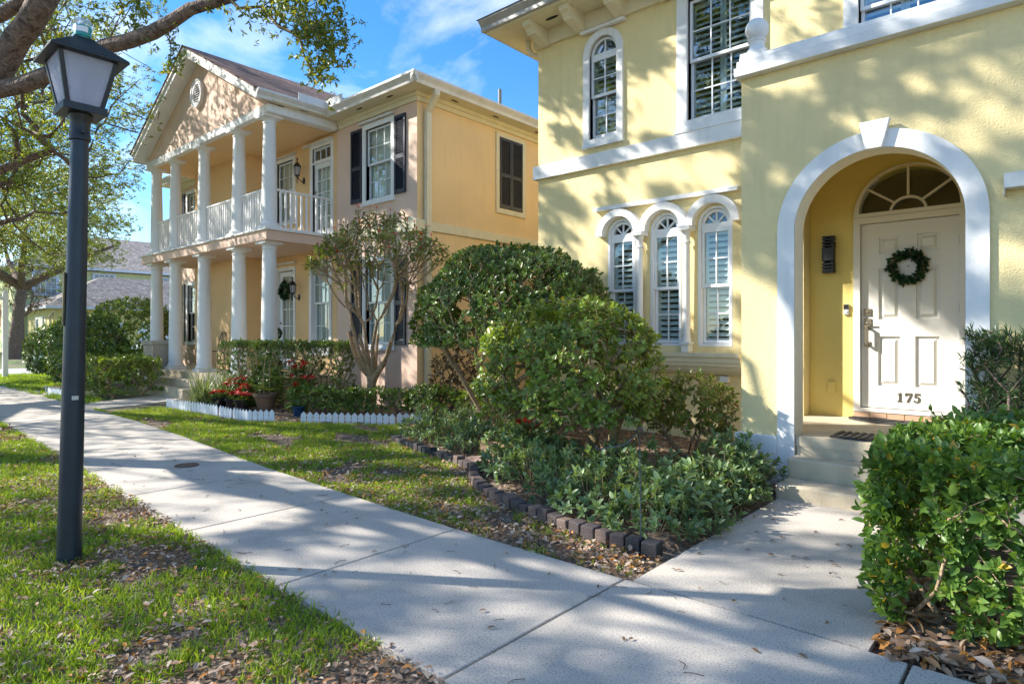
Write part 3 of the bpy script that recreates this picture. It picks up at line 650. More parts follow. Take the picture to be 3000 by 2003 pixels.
mb = MB(); mb.plate(el(.463, .471, 2.73), [], -.06, -.057, TD); part('pane', mb, GLASS, FL)
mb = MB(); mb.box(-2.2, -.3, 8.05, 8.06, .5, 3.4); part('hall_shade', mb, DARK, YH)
mb = MB(); mb.box(DX0-.02, -.3, -.28, -.011, .47, .555, TD) ; mb.v = []; mb.f = []
for i in range(7):
    a = DX0-.07+.165*i; mb.box(a+.004, a+.161, .0, .012, .475, .55, TD)
mb.box(DX0-.07, DX1+.07, -.1, .014, .551, .572, TD); part('threshold', mb, TILE, YH)
# porch fittings on the side of the door
mb = MB(); c = -2.033
mb.box(c-.055, c+.055, .0, .03, 2.17, 2.45, TD); mb.box(c-.062, c+.062, .03, .11, 2.235, 2.385, TD)
for z in (2.12, 2.155, 2.19, 2.40, 2.435, 2.47): mb.box(c-.062, c+.062, .0, .11, z, z+.016, TD)
mb.box(c-.062, c+.062, .0, .11, 2.50, 2.516, TD); mb.box(c-.062, c+.062, .0, .11, 2.10, 2.112, TD); mb.box(c-.05, c-.03, .02, .09, 2.10, 2.51, TD); mb.box(c+.03, c+.05, .02, .09, 2.10, 2.51, TD); part('wall_light', mb, BLACKM, YH, bevel=.002, label='black slatted wall light beside the front door')
mb = MB(); mb.box(-1.89, -1.835, .0, .025, 1.62, 1.74, TD); DB = part('doorbell', mb, paint('bell_silver', (.5, .5, .5), .3, .05), YH, bevel=.006)
mb = MB(); mb.box(-1.889, -1.836, .0251, .028, 1.685, 1.738, TD); part('camera_plate', mb, BLACKM, DB); mb = MB(); mb.lathe([(.014, 0), (.014, .004), (.004, .006)], (-1.862, 7.775, 1.655), 16, Matrix.Rotation(PI/2, 3, 'X')); part('button', mb, WHITE, DB)
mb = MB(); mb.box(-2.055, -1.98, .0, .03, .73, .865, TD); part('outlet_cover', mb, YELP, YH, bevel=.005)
# wreath & mats
def wreath(cx, y, cz, R, name, label, mat, n=150, l=.05):
    r = root(name, label, 'wreath', (cx, y, cz))
    mb = MB(); mb.tube([(cx+R*math.cos(2*PI*i/30), y, cz+R*math.sin(2*PI*i/30)) for i in range(31)], .018, 6); part('ring', mb, BARKM, r, smooth=True)
    th = RNG.random(n)*2*PI; ph = RNG.random(n)*2*PI; rr = R+np.cos(ph)*.03
    P = np.stack([cx+rr*np.cos(th), y-.02+np.sin(ph)*.03-.01, cz+rr*np.sin(th)], 1)
    D = np.stack([np.cos(th)*np.cos(ph)-np.sin(th)*.6, -np.abs(np.sin(ph))-.3, np.sin(th)*np.cos(ph)+np.cos(th)*.6], 1)+RNG.normal(0, .4, (n, 3))
    leafobj('foliage', r, *sprigs(P, D, 7, l, l*.5, (.3, 1.2), .02), WRTH, LEAF3); return r
wreath(-1.277, 7.81, 2.12, .145, 'door_wreath', 'round dark green boxwood wreath hanging on the white front door', WRTH)
mb = MB(); n = 24
pts = [(-1.27+.56*math.cos(PI+PI*i/n), 7.76+.36*math.sin(PI+PI*i/n)) for i in range(n+1)]
mb.plate(pts, [], 0, .016, lambda u, d, z: (u, z, .472+d))
for k in range(12):
    a = PI+PI*(k+.5)/12; c, s = math.cos(a), math.sin(a)
    mb.box(0, 1, -1, 1, 0, 1, lambda u, v, w: (-1.27+(.2+.33*u)*c-s*.02*v, 7.76+(.13+.2*u)*s+c*.02*v, .488+.008*w))
thing('door_mat', mb, RUBBER, 'half round black rubber door mat lying against the door sill', 'door mat')
mb = MB(); mb.box(-1.6, -.75, 6.12, 6.52, .472, .484)
for i in range(14): mb.box(-1.6+.06*i, -1.6+.06*i+.03, 6.12, 6.52, .484, .492)
thing('step_mat', mb, RUBBER, 'flat black ribbed rubber mat on the top porch step', 'door mat')
# ================================================================== PEACH HOUSE
PHs = root('peach_house', 'peach two storey house with white columned double porch and gabled front', 'house', (-15, 8, 0))
TP = TF(7.8); XR = -9.33; XL = -21.0
wr = (-10.965, -10.1); wl = (-20.1, -19.25)
ZU = (4.18, 5.66); ZLo = (1.2, 2.9)
mb = MB()
holes = [rect(*wr, *ZU), rect(*wr, *ZLo), rect(*wl, *ZU), rect(*wl, *ZLo), rect(-13.03, -12.26, 3.55, 5.65), rect(-14.66, -13.88, 4.15, 5.60),
         rect(-14.70, -13.85, .56, 2.98), rect(-13.14, -12.30, 1.0, 3.0)]
mb.plate(rect(XL, XR, -.05, 6.05), holes, -.2, 0, TP); mb.box(XL, XR-.0, 19.8, 20, -.05, 6.05); mb.box(XL, XL+.2, 8.001, 19.8, -.05, 6.05); mb.box(XL+.2, XR-.2, 8.001, 19.8, 3.3, 3.4)
part('front_wall', mb, PEACH, PHs)
mb = MB(); mb.box(XR-.2, XR+.001, 8.001, 19.8, -.05, 6.05); mb.box(XR-.0005, XR+.003, 7.802, 8.001, -.05, 6.05); part('side_wall', mb, PEACHS, PHs, label='peach side wall with bounce off the yellow house in its colour')
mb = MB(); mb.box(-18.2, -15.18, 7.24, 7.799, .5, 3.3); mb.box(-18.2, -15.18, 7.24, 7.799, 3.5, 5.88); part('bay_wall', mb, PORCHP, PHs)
mb = MB()   # porch-side skin of the wall, coloured warmer for light bounced under the roof
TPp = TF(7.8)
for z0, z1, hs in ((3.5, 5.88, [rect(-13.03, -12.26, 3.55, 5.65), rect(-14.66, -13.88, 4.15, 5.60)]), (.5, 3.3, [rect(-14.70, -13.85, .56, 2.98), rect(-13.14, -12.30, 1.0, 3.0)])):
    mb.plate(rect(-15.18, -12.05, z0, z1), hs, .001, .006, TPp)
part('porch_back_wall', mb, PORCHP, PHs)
# floors / ceilings
mb = MB(); mb.box(-18.9, -11.95, 6.12, 7.799, 3.3, 3.5); part('balcony_slab', mb, PEACH, PHs, bevel=.01)
mb = MB(); mb.box(-18.95, -11.90, 6.08, 7.799, 3.5, 3.53); part('balcony_edge', mb, TRIM, PHs)
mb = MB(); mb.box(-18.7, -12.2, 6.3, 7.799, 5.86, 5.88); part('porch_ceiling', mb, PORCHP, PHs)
mb = MB(); mb.box(-18.9, -11.9, 6.05, 7.799, -.05, .52); part('porch_floor', mb, STEPC, PHs)
for k, (y0, z1) in enumerate(((5.78, .37), (5.5, .2))):
    mb = MB(); mb.box(-17.2, -14.5, y0, 6.049 if k == 0 else 5.779, -.05, z1); part('step', mb, STEPC, PHs, bevel=.02)
# columns
CX = (-18.45, -17.15, -15.42, -13.62, -12.27); col0 = None
def column(z0, z1, rb, rt):
    mb = MB(); mb.box(-.2, .2, -.2, .2, z0, z0+.07)
    mb.lathe([(.19, z0+.07), (.2, z0+.09), (.2, z0+.11), (.18, z0+.135), (rb+.015, z0+.15), (rb, z0+.18), (rb*.985, z0+.9), (rt, z1-.16), (rt+.015, z1-.155), (rt+.015, z1-.135), (rt, z1-.13), (rt, z1-.10), (rt+.04, z1-.06), (rt+.05, z1-.05)], (0, 0, 0), 28)
    mb.box(-.2, .2, -.2, .2, z1-.05, z1); return mkmesh('column', mb, COLUMN, True)
mlo = column(.52, 3.3, .165, .135); sharp(mlo); mup = column(3.53, 5.87, .15, .12); sharp(mup)
for me in (mlo, mup):
    for x in CX:
        o = bpy.data.objects.new('column', me); COL.objects.link(o); o.parent = PHs; o.matrix_parent_inverse = Matrix.Translation((15, -8, 0)); o.location = (x, 6.35, 0)
# entablature + pediment
mb = MB(); mb.box(-18.68, -11.97, 6.17, 6.53, 5.871, 6.03); mb.box(-12.42, -11.97, 6.531, 7.75, 5.871, 6.06); mb.box(-18.68, -18.23, 6.531, 7.75, 5.871, 6.06); part('porch_beam', mb, TRIM, PHs)
mb = MB(); GX, GH, GE = -15.37, 3.45, 6.24; sl = 1.83/3.45; mb.prism([(-18.7, 6.031), (-12.04, 6.031), (-12.04, 6.12), (GX, GE+GH*sl-.175), (-18.7, 6.12)], -6.4, -6.21, lambda u, d, z: (u, -d, z)); part('gable_wall', mb, PEACH, PHs)
GX, GH, GE = -15.37, 3.45, 6.24; sl = 1.83/3.45
def rk(x, off=0): return GE+off+(GH-abs(x-GX))*sl
mb = MB()
for s in (-1, 1):
    xa, xb = GX+s*GH, GX
    for (y0, y1, o0, o1) in ((5.88, 5.92, -.2, .0), (5.84, 5.88, -.07, .01), (5.92, 6.205, -.2, -.17)):
        a = [(xa, rk(xa, o0)), (xb, rk(xb, o0)), (xb, rk(xb, o1)), (xa, rk(xa, o1))]; mb.prism(a, y0, y1, lambda u, d, z: (u, d, z))
part('rake_board', mb, TRIM, PHs)
mb = MB()
for s in (-1, 1):
    xa = GX+s*(GH+.06); mb.prism([(xa, rk(xa, .012)), (GX, rk(GX, .012)), (GX, rk(GX, .045)), (xa, rk(xa, .045))], 5.82, 11.5, lambda u, d, z: (u, d, z))
part('gable_roof', mb, shinglemat('brown_shingle', 1, [(.16, .075, .05), (.30, .17, .12), (.05, .03, .025)], .14, .5), PHs)
cr_ = lambda r_: [(-15.37+r_*math.cos(2*PI*i/36), 7.08+r_*1.08*math.sin(2*PI*i/36)) for i in range(36)]
mb = MB(); mb.plate(cr_(.30), [cr_(.2)], 0, .07, TF(6.21)); mb.plate(cr_(.31), [cr_(.27)], .07, .085, TF(6.21)); V = part('gable_vent', mb, TRIM, PHs, auto=True)
mb = MB()
for i in range(7):
    z = 6.91+.053*i; h = math.sqrt(max(.001, .205**2-(z-7.08)**2)); mb.prism(rect(-15.37-h, -15.37+h, 0, .012), 0, .04, lambda u, d, zz: (u, 6.15+d, z+zz+d*.8))
part('louvre', mb, TRIM, V); mb = MB(); mb.plate(cr_(.205), [], 0, .004, TF(6.209)); part('vent_back', mb, DARK, V)
# eaves, soffits, gutters
mb = MB(); mb.box(-11.97, -8.95, 7.42, 7.799, 6.05, 6.08); mb.box(-9.33, -8.95, 7.799, 20.4, 6.05, 6.08); mb.box(-21.4, -18.7, 7.42, 7.799, 6.05, 6.08); mb.box(-21.4, -21.0, 7.8, 20.4, 6.05, 6.08)
mb.box(-11.97, -11.8, 6.2, 7.42, 6.05, 6.08); mb.box(-18.95, -18.7, 6.2, 7.42, 6.05, 6.08); part('soffit', mb, CREAM, PHs)
mb = MB(); mb.box(-11.96, XR+.04, 7.76, 7.799, 5.88, 6.049); part('frieze', mb, CREAM, PHs); mb = MB(); mb.box(XR+.0035, XR+.04, 7.8, 19.8, 5.88, 6.049); mb.box(XR+.0401, XR+.07, 7.76, 19.8, 5.97, 6.049); part('frieze', mb, CREAM, PHs); mb = MB(); mb.box(XL-.04, -18.7, 7.76, 7.799, 5.88, 6.049)
part('frieze', mb, CREAM, PHs); mb = MB(); mb.box(-11.96, XR+.07, 7.73, 7.76, 5.97, 6.049); part('frieze_moulding', mb, CREAM, PHs)
gp = [(0, 6.04), (-.02, 6.10), (-.09, 6.17), (-.09, 6.21), (.02, 6.21), (.02, 6.04)]
mb = MB(); mb.prism([(7.41+a, z) for a, z in gp], -11.86, -8.86, lambda u, d, z: (d, u, z)); part('gutter', mb, GUT, PHs); mb = MB(); mb.prism([(-8.94-a, z) for a, z in gp], 7.33, 20.4, lambda u, d, z: (u, d, z)); part('gutter', mb, GUT, PHs); mb = MB()
mb.prism([(-11.86-a+.02, z) for a, z in gp], 5.86, 7.40, lambda u, d, z: (u, d, z)); part('gutter', mb, GUT, PHs); mb = MB(); mb.prism([(7.41+a, z) for a, z in gp], -21.45, -18.9, lambda u, d, z: (d, u, z)); part('gutter', mb, GUT, PHs)
mb = MB(); mb.box(-11.84, -11.82, 6.75, 7.37, 6.2, 6.37); mb.box(-11.82, -11.2, 7.36, 7.38, 6.2, 6.37); part('splash_guard', mb, GUT, PHs)
mb = MB(); zE = 6.2
mb.add([(-21.45, 7.37, zE), (-8.9, 7.37, zE), (-8.9, 20.4, zE), (-21.45, 20.4, zE), (-15.3, 13.6, 7.9), (-15.0, 13.6, 7.9)], [(0, 1, 5, 4), (1, 2, 5), (2, 3, 4, 5), (3, 0, 4)]); part('roof', mb, SHG, PHs)
mb = MB(); mb.lathe([(.04, 6.2), (.04, 7.02)], (-9.75, 10.6, 0), 10); part('vent_pipe', mb, paint('grey_pipe', (.25, .24, .22), .6), PHs, auto=True)
mb = MB()
for x in (-9.9, -10.9): mb.plate([(x+.1*math.cos(t), 7.59+.022*math.sin(t)) for t in [2*PI*i/16 for i in range(16)]], [], 0, .006, lambda u, d, z: (u, z, 6.045-d))
for y in (8.6, 9.8, 11.2, 12.6): mb.plate([(-9.13+.022*math.cos(t), y+.1*math.sin(t)) for t in [2*PI*i/16 for i in range(16)]], [], 0, .006, lambda u, d, z: (u, z, 6.045-d))
mb.plate([(-11.88+.018*math.cos(t), 6.9+.1*math.sin(t)) for t in [2*PI*i/16 for i in range(16)]], [], 0, .006, lambda u, d, z: (u, z, 6.045-d)); part('soffit_vent', mb, DARK, PHs)
# belt, downspout
mb = MB(); mb.box(-11.9, XR+.04, 7.755, 7.799, 3.41, 3.6); mb.box(XR+.0035, XR+.04, 7.8, 19.8, 3.42, 3.6); part('belt_course', mb, CREAM, PHs, bevel=.01)
mb = MB(); mb.prism([(-9.7, 3.38), (XR+.09, 3.38), (XR+.09, 3.6), (-9.42, 3.66), (-9.55, 3.66), (-9.7, 3.6)], 7.7, 8.0-.04, lambda u, d, z: (u, d, z)); part('belt_end', mb, CREAM, PHs, bevel=.01)
DSP = MB()
def sqt(mb, pts, w=.05, d=.04):
    for a, b in zip(pts[:-1], pts[1:]):
        a = Vector(a); b = Vector(b); vs = []
        for p in (a, b): vs += [(p.x-d, p.y-w, p.z), (p.x+d, p.y-w, p.z), (p.x+d, p.y+w, p.z), (p.x-d, p.y+w, p.z)]
        mb.add(vs, [(0, 1, 5, 4), (1, 2, 6, 5), (2, 3, 7, 6), (3, 0, 4, 7), (0, 3, 2, 1), (4, 5, 6, 7)])
sqt(DSP, [(-8.98, 7.98, 6.06), (-8.98, 7.98, 5.95), (-9.24, 8.0, 5.68), (-9.24, 8.0, .1)], .06); part('downspout', DSP, GUTC, PHs)
mb = MB(); mb.box(XR+.003, XR+.02, 7.805, 7.93, 0, 3.38); 
# windows
rect_window(PHs, TP, *wr, *ZU, cas=.1, back='curtain', zm=4.93); rect_window(PHs, TP, *wr, *ZLo, cas=.1, back='curtain', zm=2.06)
rect_window(PHs, TP, *wl, *ZU, cas=.1, back='curtain', zm=4.93, glass=GLASSR); rect_window(PHs, TP, *wl, *ZLo, cas=.1, back='curtain', zm=2.06, glass=GLASSR)
for z in (ZU, ZLo):
    ext_shutter(PHs, TP, -11.47, -11.09, z[0], z[1]+.06, SHUT); ext_shutter(PHs, TP, -9.98, -9.65, z[0], z[1]+.06, SHUT)
    ext_shutter(PHs, TP, -20.66, -20.3, z[0], z[1]+.06, SHUT)
tracks(PHs, TP, -11.14, -10.0, 5.79, .04, .1, mat=GUT); tracks(PHs, TP, -13.33, -12.2, 5.74, .05, .1, mat=GUT); tracks(PHs, TP, -14.85, -13.75, 5.72, .04, .06, mat=GUT)
tracks(PHs, TP, -14.85, -13.75, 3.11, .05, .08, mat=GUT)
rect_window(PHs, TP, -14.66, -13.88, 4.15, 5.60, cas=.09, back='blind', zm=4.9); rect_window(PHs, TP, -13.05, -12.33, 1.05, 3.0, cas=.1, back='curtain', zm=2.12)
TXs = TX(XR)
mb = MB(); mb.plate(rect(10.0, 10.99, 4.06, 5.83), [rect(10.1, 10.88, 4.17, 5.735)], .004, .035, TXs); part('blind_window_frame', mb, CREAM, PHs)
ext_shutter(PHs, TXs, 10.11, 10.485, 4.18, 5.73, SHUTG); ext_shutter(PHs, TXs, 10.495, 10.87, 4.18, 5.73, SHUTG)
def glass_door(u0, u1, z0, z1, transom, label):
    mb = MB(); mb.plate(rect(u0-.09, u1+.09, z0-.0, z1+.09), [rect(u0, u1, z0, z1)], -.12, .03, TP); f = part('door_frame', mb, TRIM, PHs)
    zt = z1-.33 if transom else z1
    if transom:
        mb = MB(); sash(mb, TP, u0+.0, u1, zt+.02, z1, 3, 1, -.04, .04, .02); mb.box(u0, u1, -.1, .02, zt-.02, zt+.02, TP); t = part('transom', mb, VINYL, PHs)
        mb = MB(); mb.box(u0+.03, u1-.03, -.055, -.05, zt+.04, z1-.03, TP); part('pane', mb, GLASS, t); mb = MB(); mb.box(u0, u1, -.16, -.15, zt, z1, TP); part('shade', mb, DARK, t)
    mb = MB(); g0, g1 = u0+.13, u1-.12
    mb.plate(rect(u0+.005, u1-.005, z0+.01, zt-.02), [rect(g0, g1, z0+.25, zt-.13)], -.09, -.04, TP)
    for i in (1, 2): u = g0+(g1-g0)*i/3; mb.box(u-.009, u+.009, -.07, -.045, z0+.25, zt-.13, TP)
    for i in range(1, 5): z = z0+.25+(zt-.38-z0)*i/5; mb.box(g0, g1, -.069, -.046, z-.009, z+.009, TP)
    d = part('door', mb, VINYL, PHs, label=label)
    mb = MB(); mb.box(g0, g1, -.062, -.059, z0+.25, zt-.13, TP); part('pane', mb, GLASS, d)
    mb = MB(); mb.box(g0-.01, g1+.01, -.12, -.115, z0+.55 if not transom else z0+.2, zt-.12, TP); part('blind', mb, BLIND, d)
    mb = MB(); mb.lathe([(.03, 0), (.03, .02), (.012, .03), (.012, .05), (.03, .06), (.03, .09), (.01, .1)], (u0+.06, 7.84, z0+.95), 14, Matrix.Rotation(PI/2, 3, 'X')); mb.lathe([(.03, 0), (.03, .02), (.02, .03)], (u0+.06, 7.84, z0+1.12), 14, Matrix.Rotation(PI/2, 3, 'X')); part('door_handle', mb, BRONZE, d, auto=True)
glass_door(-13.03, -12.26, 3.55, 5.65, True, 'white glazed balcony door'); glass_door(-14.62, -13.87, .56, 2.95, False, 'white glazed front door')
# railing
mb = MB(); bl = MB()
def rail(a, b):
    a = Vector(a); b = Vector(b); d = b-a; n = max(2, round(d.length/.115)); 
    q = Vector((-d.y, d.x, 0)).normalized()
    def pl(m, w, z0, z1):
        vs = [a+q*w, a-q*w, b-q*w, b+q*w]; m.add([(p.x, p.y, z0) for p in vs]+[(p.x, p.y, z1) for p in vs], [(0, 1, 2, 3), (7, 6, 5, 4), (0, 4, 5, 1), (1, 5, 6, 2), (2, 6, 7, 3), (3, 7, 4, 0)])
    pl(mb, .032, 4.385, 4.42); pl(bl2, .018, 3.59, 3.63)
    for i in range(1, n):
        p = a+d*i/n; bl.box(p.x-.018, p.x+.018, p.y-.018, p.y+.018, 3.63, 4.385)
segs = [((x0+.12, 6.35, 0), (x1-.12, 6.35, 0)) for x0, x1 in zip(CX[:-1], CX[1:])]+[((-12.27, 6.47, 0), (-12.27, 7.79, 0)), ((-18.45, 6.47, 0), (-18.45, 7.79, 0))]
for a, b in segs:
    mb = MB(); bl = MB(); bl2 = MB(); rail(a, b); rr = part('railing', mb, WHITE, PHs); part('bottom_rail', bl2, WHITE, rr); part('balusters', bl, WHITE, rr)
def lantern(house, x, y, z, s=1, m=None, T=None):
    """carriage lantern hung on a wall bracket; z = middle of the cage"""
    mb = MB(); c = (x, y-.17*s, z)
    mb.lathe([(.085*s, .09*s), (.09*s, .10*s), (.05*s, .16*s), (.03*s, .19*s), (.012*s, .2*s), (.012*s, .24*s), (.02*s, .25*s), (.004*s, .30*s)], c, 6)
    mb.lathe([(.045*s, -.12*s), (.05*s, -.10*s), (.05*s, -.09*s), (.02*s, -.085*s)], c, 6); mb.lathe([(.004, -.28*s), (.012*s, -.24*s), (.01*s, -.2*s), (.014*s, -.12*s)], c, 8)
    for i in range(6):
        a = 2*PI*i/6; mb.tube([(c[0]+.048*s*math.cos(a), c[1]+.048*s*math.sin(a), z-.1*s), (c[0]+.078*s*math.cos(a), c[1]+.078*s*math.sin(a), z+.095*s)], .006*s, 4)
    mb.tube([(x, y, z-.2*s), (x, y-.06*s, z-.22*s), (x, y-.12*s, z-.18*s), (x, y-.165*s, z-.13*s)], .011*s, 6); mb.lathe([(.045*s, 0), (.045*s, .015), (.03*s, .02)], (x, y, z-.19*s), 12, Matrix.Scale(1.7, 3, Vector((0, 0, 1))) @ Matrix.Rotation(PI/2, 3, 'X'))
    l = part('wall_lantern', mb, BLACKM, house, auto=True)
    mb = MB(); mb.lathe([(.044*s, -.09*s), (.072*s, .09*s)], c, 6); part('lantern_glass', mb, FROST, l); return l
lantern(PHs, -13.4, 7.79, 5.2, 1.05); lantern(PHs, -13.62, 7.79, 2.47, .98)
wreath(-14.25, 7.80, 2.47, .17, 'door_wreath', 'loose grey green wreath on the glazed door under the peach porch', WRTH, 130, .075)
# ================================================================== things on the peach porch
r = root('topiary', 'clipped ball topiary on a bare stem on the peach porch', 'topiary', (-13.75, 7.25, .52))
mb = MB(); mb.lathe([(.13, .52), (.17, .78), (.18, .8), (.15, .8)], (-13.75, 7.25, 0), 16); part('pot', mb, RUBBER, r, auto=True)
mb = MB(); mb.tube([(-13.75, 7.25, .75), (-13.74, 7.26, 1.1), (-13.75, 7.25, 1.4)], .013, 6); part('stem', mb, BARKM, r)
D = rdir(500); leafobj('foliage', r, *sprigs(np.array([-13.75, 7.25, 1.43])+D*.14, D, 6, .03, .017, (.3, 1.2), .01), TOPI, LEAF2)
r = root('trash_bin', 'beige square bin standing behind the bush at the left porch column', 'bin', (-17.75, 6.0, .0))
mb = MB(); mb.prism([(-.3, 0), (.3, 0), (.34, .62), (-.34, .62)], -.25, .25, lambda u, d, z: (-17.75+u, 6.15+d, z+.52)); part('body', mb, paint('beige_bin', (.42, .36, .28), .5, .05), r)
mb = MB(); mb.box(-18.12, -17.38, 5.86, 6.44, 1.14, 1.25); part('lid', mb, paint('beige_bin', (.42, .36, .28)), r, bevel=.02)
# wrought iron chair
r = root('iron_chair', 'thin black wrought iron chair on the peach porch', 'chair', (-16.6, 7.0, .52)); cx, cy = -16.35, 6.95
mb = MB()
for dx, dy in ((-.2, -.2), (.2, -.2), (-.2, .2), (.2, .2)): mb.tube([(cx+dx*1.1, cy+dy*1.1, .53), (cx+dx*.95, cy+dy*.95, .97)], .009, 5)
part('leg', mb, BLACKM, r)
mb = MB(); mb.lathe([(.22, .97), (.22, .99)], (cx, cy, 0), 16); part('seat', mb, BLACKM, r)
mb = MB()
mb.tube([(cx-.2, cy+.2, .97), (cx-.22, cy+.26, 1.3), (cx-.12, cy+.28, 1.45), (cx, cy+.28, 1.48), (cx+.12, cy+.28, 1.45), (cx+.22, cy+.26, 1.3), (cx+.2, cy+.2, .97)], .009, 5)
for k in (-.08, 0, .08): mb.tube([(cx+k, cy+.2, .97), (cx+k*1.3, cy+.27, 1.25), (cx+k, cy+.28, 1.46)], .006, 4)
part('backrest', mb, BLACKM, r)
# ================================================================== FAR HOUSE
FH = root('far_house', 'distant pale yellow green house with a low shingled garage wing across the alley', 'house', (-56, 18, 0))
FY = paint('far_yellow', (.72, .60, .26), .85, .05); FG = paint('far_green_yellow', (.62, .66, .36), .85, .05)
SHF = shinglemat('far_shingle', 1, [(.30, .25, .22), (.46, .40, .36), (.14, .12, .11)], .26, .5)
SHF2 = shinglemat('far_shingle_front', 0, [(.30, .25, .22), (.46, .40, .36), (.14, .12, .11)], .26, .5)
mb = MB(); mb.box(-59.5, -52, 11.4, 30, -.05, 3.3); part('garage_wall', mb, FY, FH)
mb = MB(); mb.box(-74, -60, 10.9, 44, -.05, 6.6); part('main_wall', mb, FG, FH)
def hip(x0, x1, y0, y1, z0, z1, run):
    a, b = x0+run, x1-run; c, d = y0+run, y1-run
    mb = MB(); mb.add([(x0, y0, z0), (x1, y0, z0), (x1, y1, z0), (x0, y1, z0), ((x0+x1)/2, c, z1), ((x0+x1)/2, d, z1)], [(1, 2, 5, 4), (3, 0, 4, 5), (0, 1, 4), (2, 3, 5)]); return mb
mb = hip(-60.2, -51.4, 10.8, 31, 3.4, 5.85, 4.4); part('garage_roof', mb, SHF, FH); mb = hip(-74.8, -59.3, 10.2, 45, 6.85, 10.4, 7.75); part('main_roof', mb, SHF, FH)
mb = MB()
for (x0, x1, y0, y1, z) in ((-60.2, -51.4, 10.8, 31, 3.2), (-74.8, -59.3, 10.2, 45, 6.65)): mb.box(x0, x1, y0, y1, z, z+.199)
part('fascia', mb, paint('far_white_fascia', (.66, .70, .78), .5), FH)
TXf = TX(-60)
for y, z0, z1 in ((12.6, 4.6, 6.35), (16.6, 4.6, 6.35), (21.5, 4.6, 6.35)):
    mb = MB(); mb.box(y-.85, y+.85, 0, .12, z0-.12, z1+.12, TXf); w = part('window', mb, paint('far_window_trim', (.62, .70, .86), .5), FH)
    mb = MB(); mb.box(y-.68, y+.68, .121, .13, z0, z1, TXf); part('pane', mb, paint('far_pane', (.25, .28, .32), .15, .3, 6), w)
    mb = MB()
    for i in range(1, 4): mb.box(y-.68+1.36*i/4-.02, y-.68+1.36*i/4+.02, .131, .15, z0, z1, TXf)
    for i in range(1, 4): mb.box(y-.68, y+.68, .131, .149, z0+(z1-z0)*i/4-.02, z0+(z1-z0)*i/4+.02, TXf)
    part('muntin', mb, WHITE, w)
TG = TX(-52)
for y0 in (13.2, 16.6): mb = MB(); mb.box(y0, y0+2.6, 0, .04, 0, 2.3, TG); part('garage_door', mb, VINYL, FH)
lx = root
mb = MB(); mb.box(12.0, 12.25, .05, .3, 1.95, 2.35, TG); mb.box(12.07, 12.18, .1, .25, 2.35, 2.5, TG); part('wall_lantern', mb, BLACKM, FH)
mb = MB(); mb.tube([(-51.6, 11.3, 3.0), (-52.4, 11.25, 2.7), (-52.3, 11.3, 2.3), (-52.3, 11.3, 0)], .07, 6); part('downspout', mb, GUTC, FH)
TY = TF(11.4); mb = MB(); mb.plate(rect(-56.6, -54.6, .9, 2.7), [rect(-56.45, -54.75, 1.05, 2.55)], 0, .1, TY); w = part('window', mb, WHITE, FH)
mb = MB(); mb.box(-56.45, -54.75, .01, .03, 1.05, 2.55, TY); part('pane', mb, paint('far_pane', (.25, .28, .32)), w); ext_shutter(FH, TY, -57.2, -56.62, .9, 2.7, CREAM); ext_shutter(FH, TY, -54.58, -54, .9, 2.7, CREAM)
mb = MB(); mb.box(-66, -59.5, 11.8, 15.4, 2.75, 2.95); mb.box(-59.75, -59.55, 11.4, 11.6, 0, 2.75); mb.box(-64.6, -64.4, 11.4, 11.6, 0, 2.75); mb.box(-64.4, -59.75, 11.45, 11.55, 1.95, 2.1); mb.box(-64.4, -59.75, 11.45, 11.55, .8, .9); part('screen_porch_frame', mb, CREAM, FH)
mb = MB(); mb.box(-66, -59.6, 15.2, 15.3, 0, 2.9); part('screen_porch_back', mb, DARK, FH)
mb = MB(); n = 16
for i in range(n):
    u = -64.4+4.65*i/n
    mb.prism([(u, 0), (u+.07, 0), (u+.37, .8), (u+.30, .8)], -.1, -.08, TY); mb.prism([(u+.3, 0), (u+.37, 0), (u+.07, .8), (u, .8)], -.079, -.06, TY)
part('lattice', mb, CREAM, FH)
# ---- white parked car seen between the porch columns
r = root('parked_car', 'pale silver car parked beside the far garage, glimpsed between porch columns', 'car', (-40, 14.6, 0)); cxr, cyr = -40, 14.9
TC = lambda u, d, z: (cxr+d, cyr+u, z)
side = [(-2.2, .45), (-2.25, .8), (-2.1, .95), (-1.2, 1.05), (-.55, 1.45), (.9, 1.5), (1.75, 1.05), (2.2, .98), (2.28, .5), (2.1, .32), (1.75, .32), (1.6, .55), (1.3, .62), (1.0, .5), (.95, .3), (-1.0, .3), (-1.05, .5), (-1.35, .62), (-1.65, .5), (-1.75, .32)]
mb = MB(); mb.prism(side, -.85, .85, TC); part('body', mb, paint('car_silver', (.7, .75, .78), .2, .02, 3, metal=.2), r, bevel=.06)
mb = MB(); gl = [(-1.05, 1.06), (-.5, 1.40), (.85, 1.44), (1.5, 1.06)]; mb.prism(gl, -.86, .86, TC); part('window', mb, paint('car_glass', (.03, .05, .06), .08), r)
for u in (-1.35, 1.3):
    for d in (-.8, .66):
        mb = MB(); mb.lathe([(.31, 0), (.31, .18), (.2, .19)], (cxr+d, cyr+u, .31), 20, Matrix.Rotation(PI/2, 3, 'Y')); part('wheel', mb, RUBBER, r, auto=True)
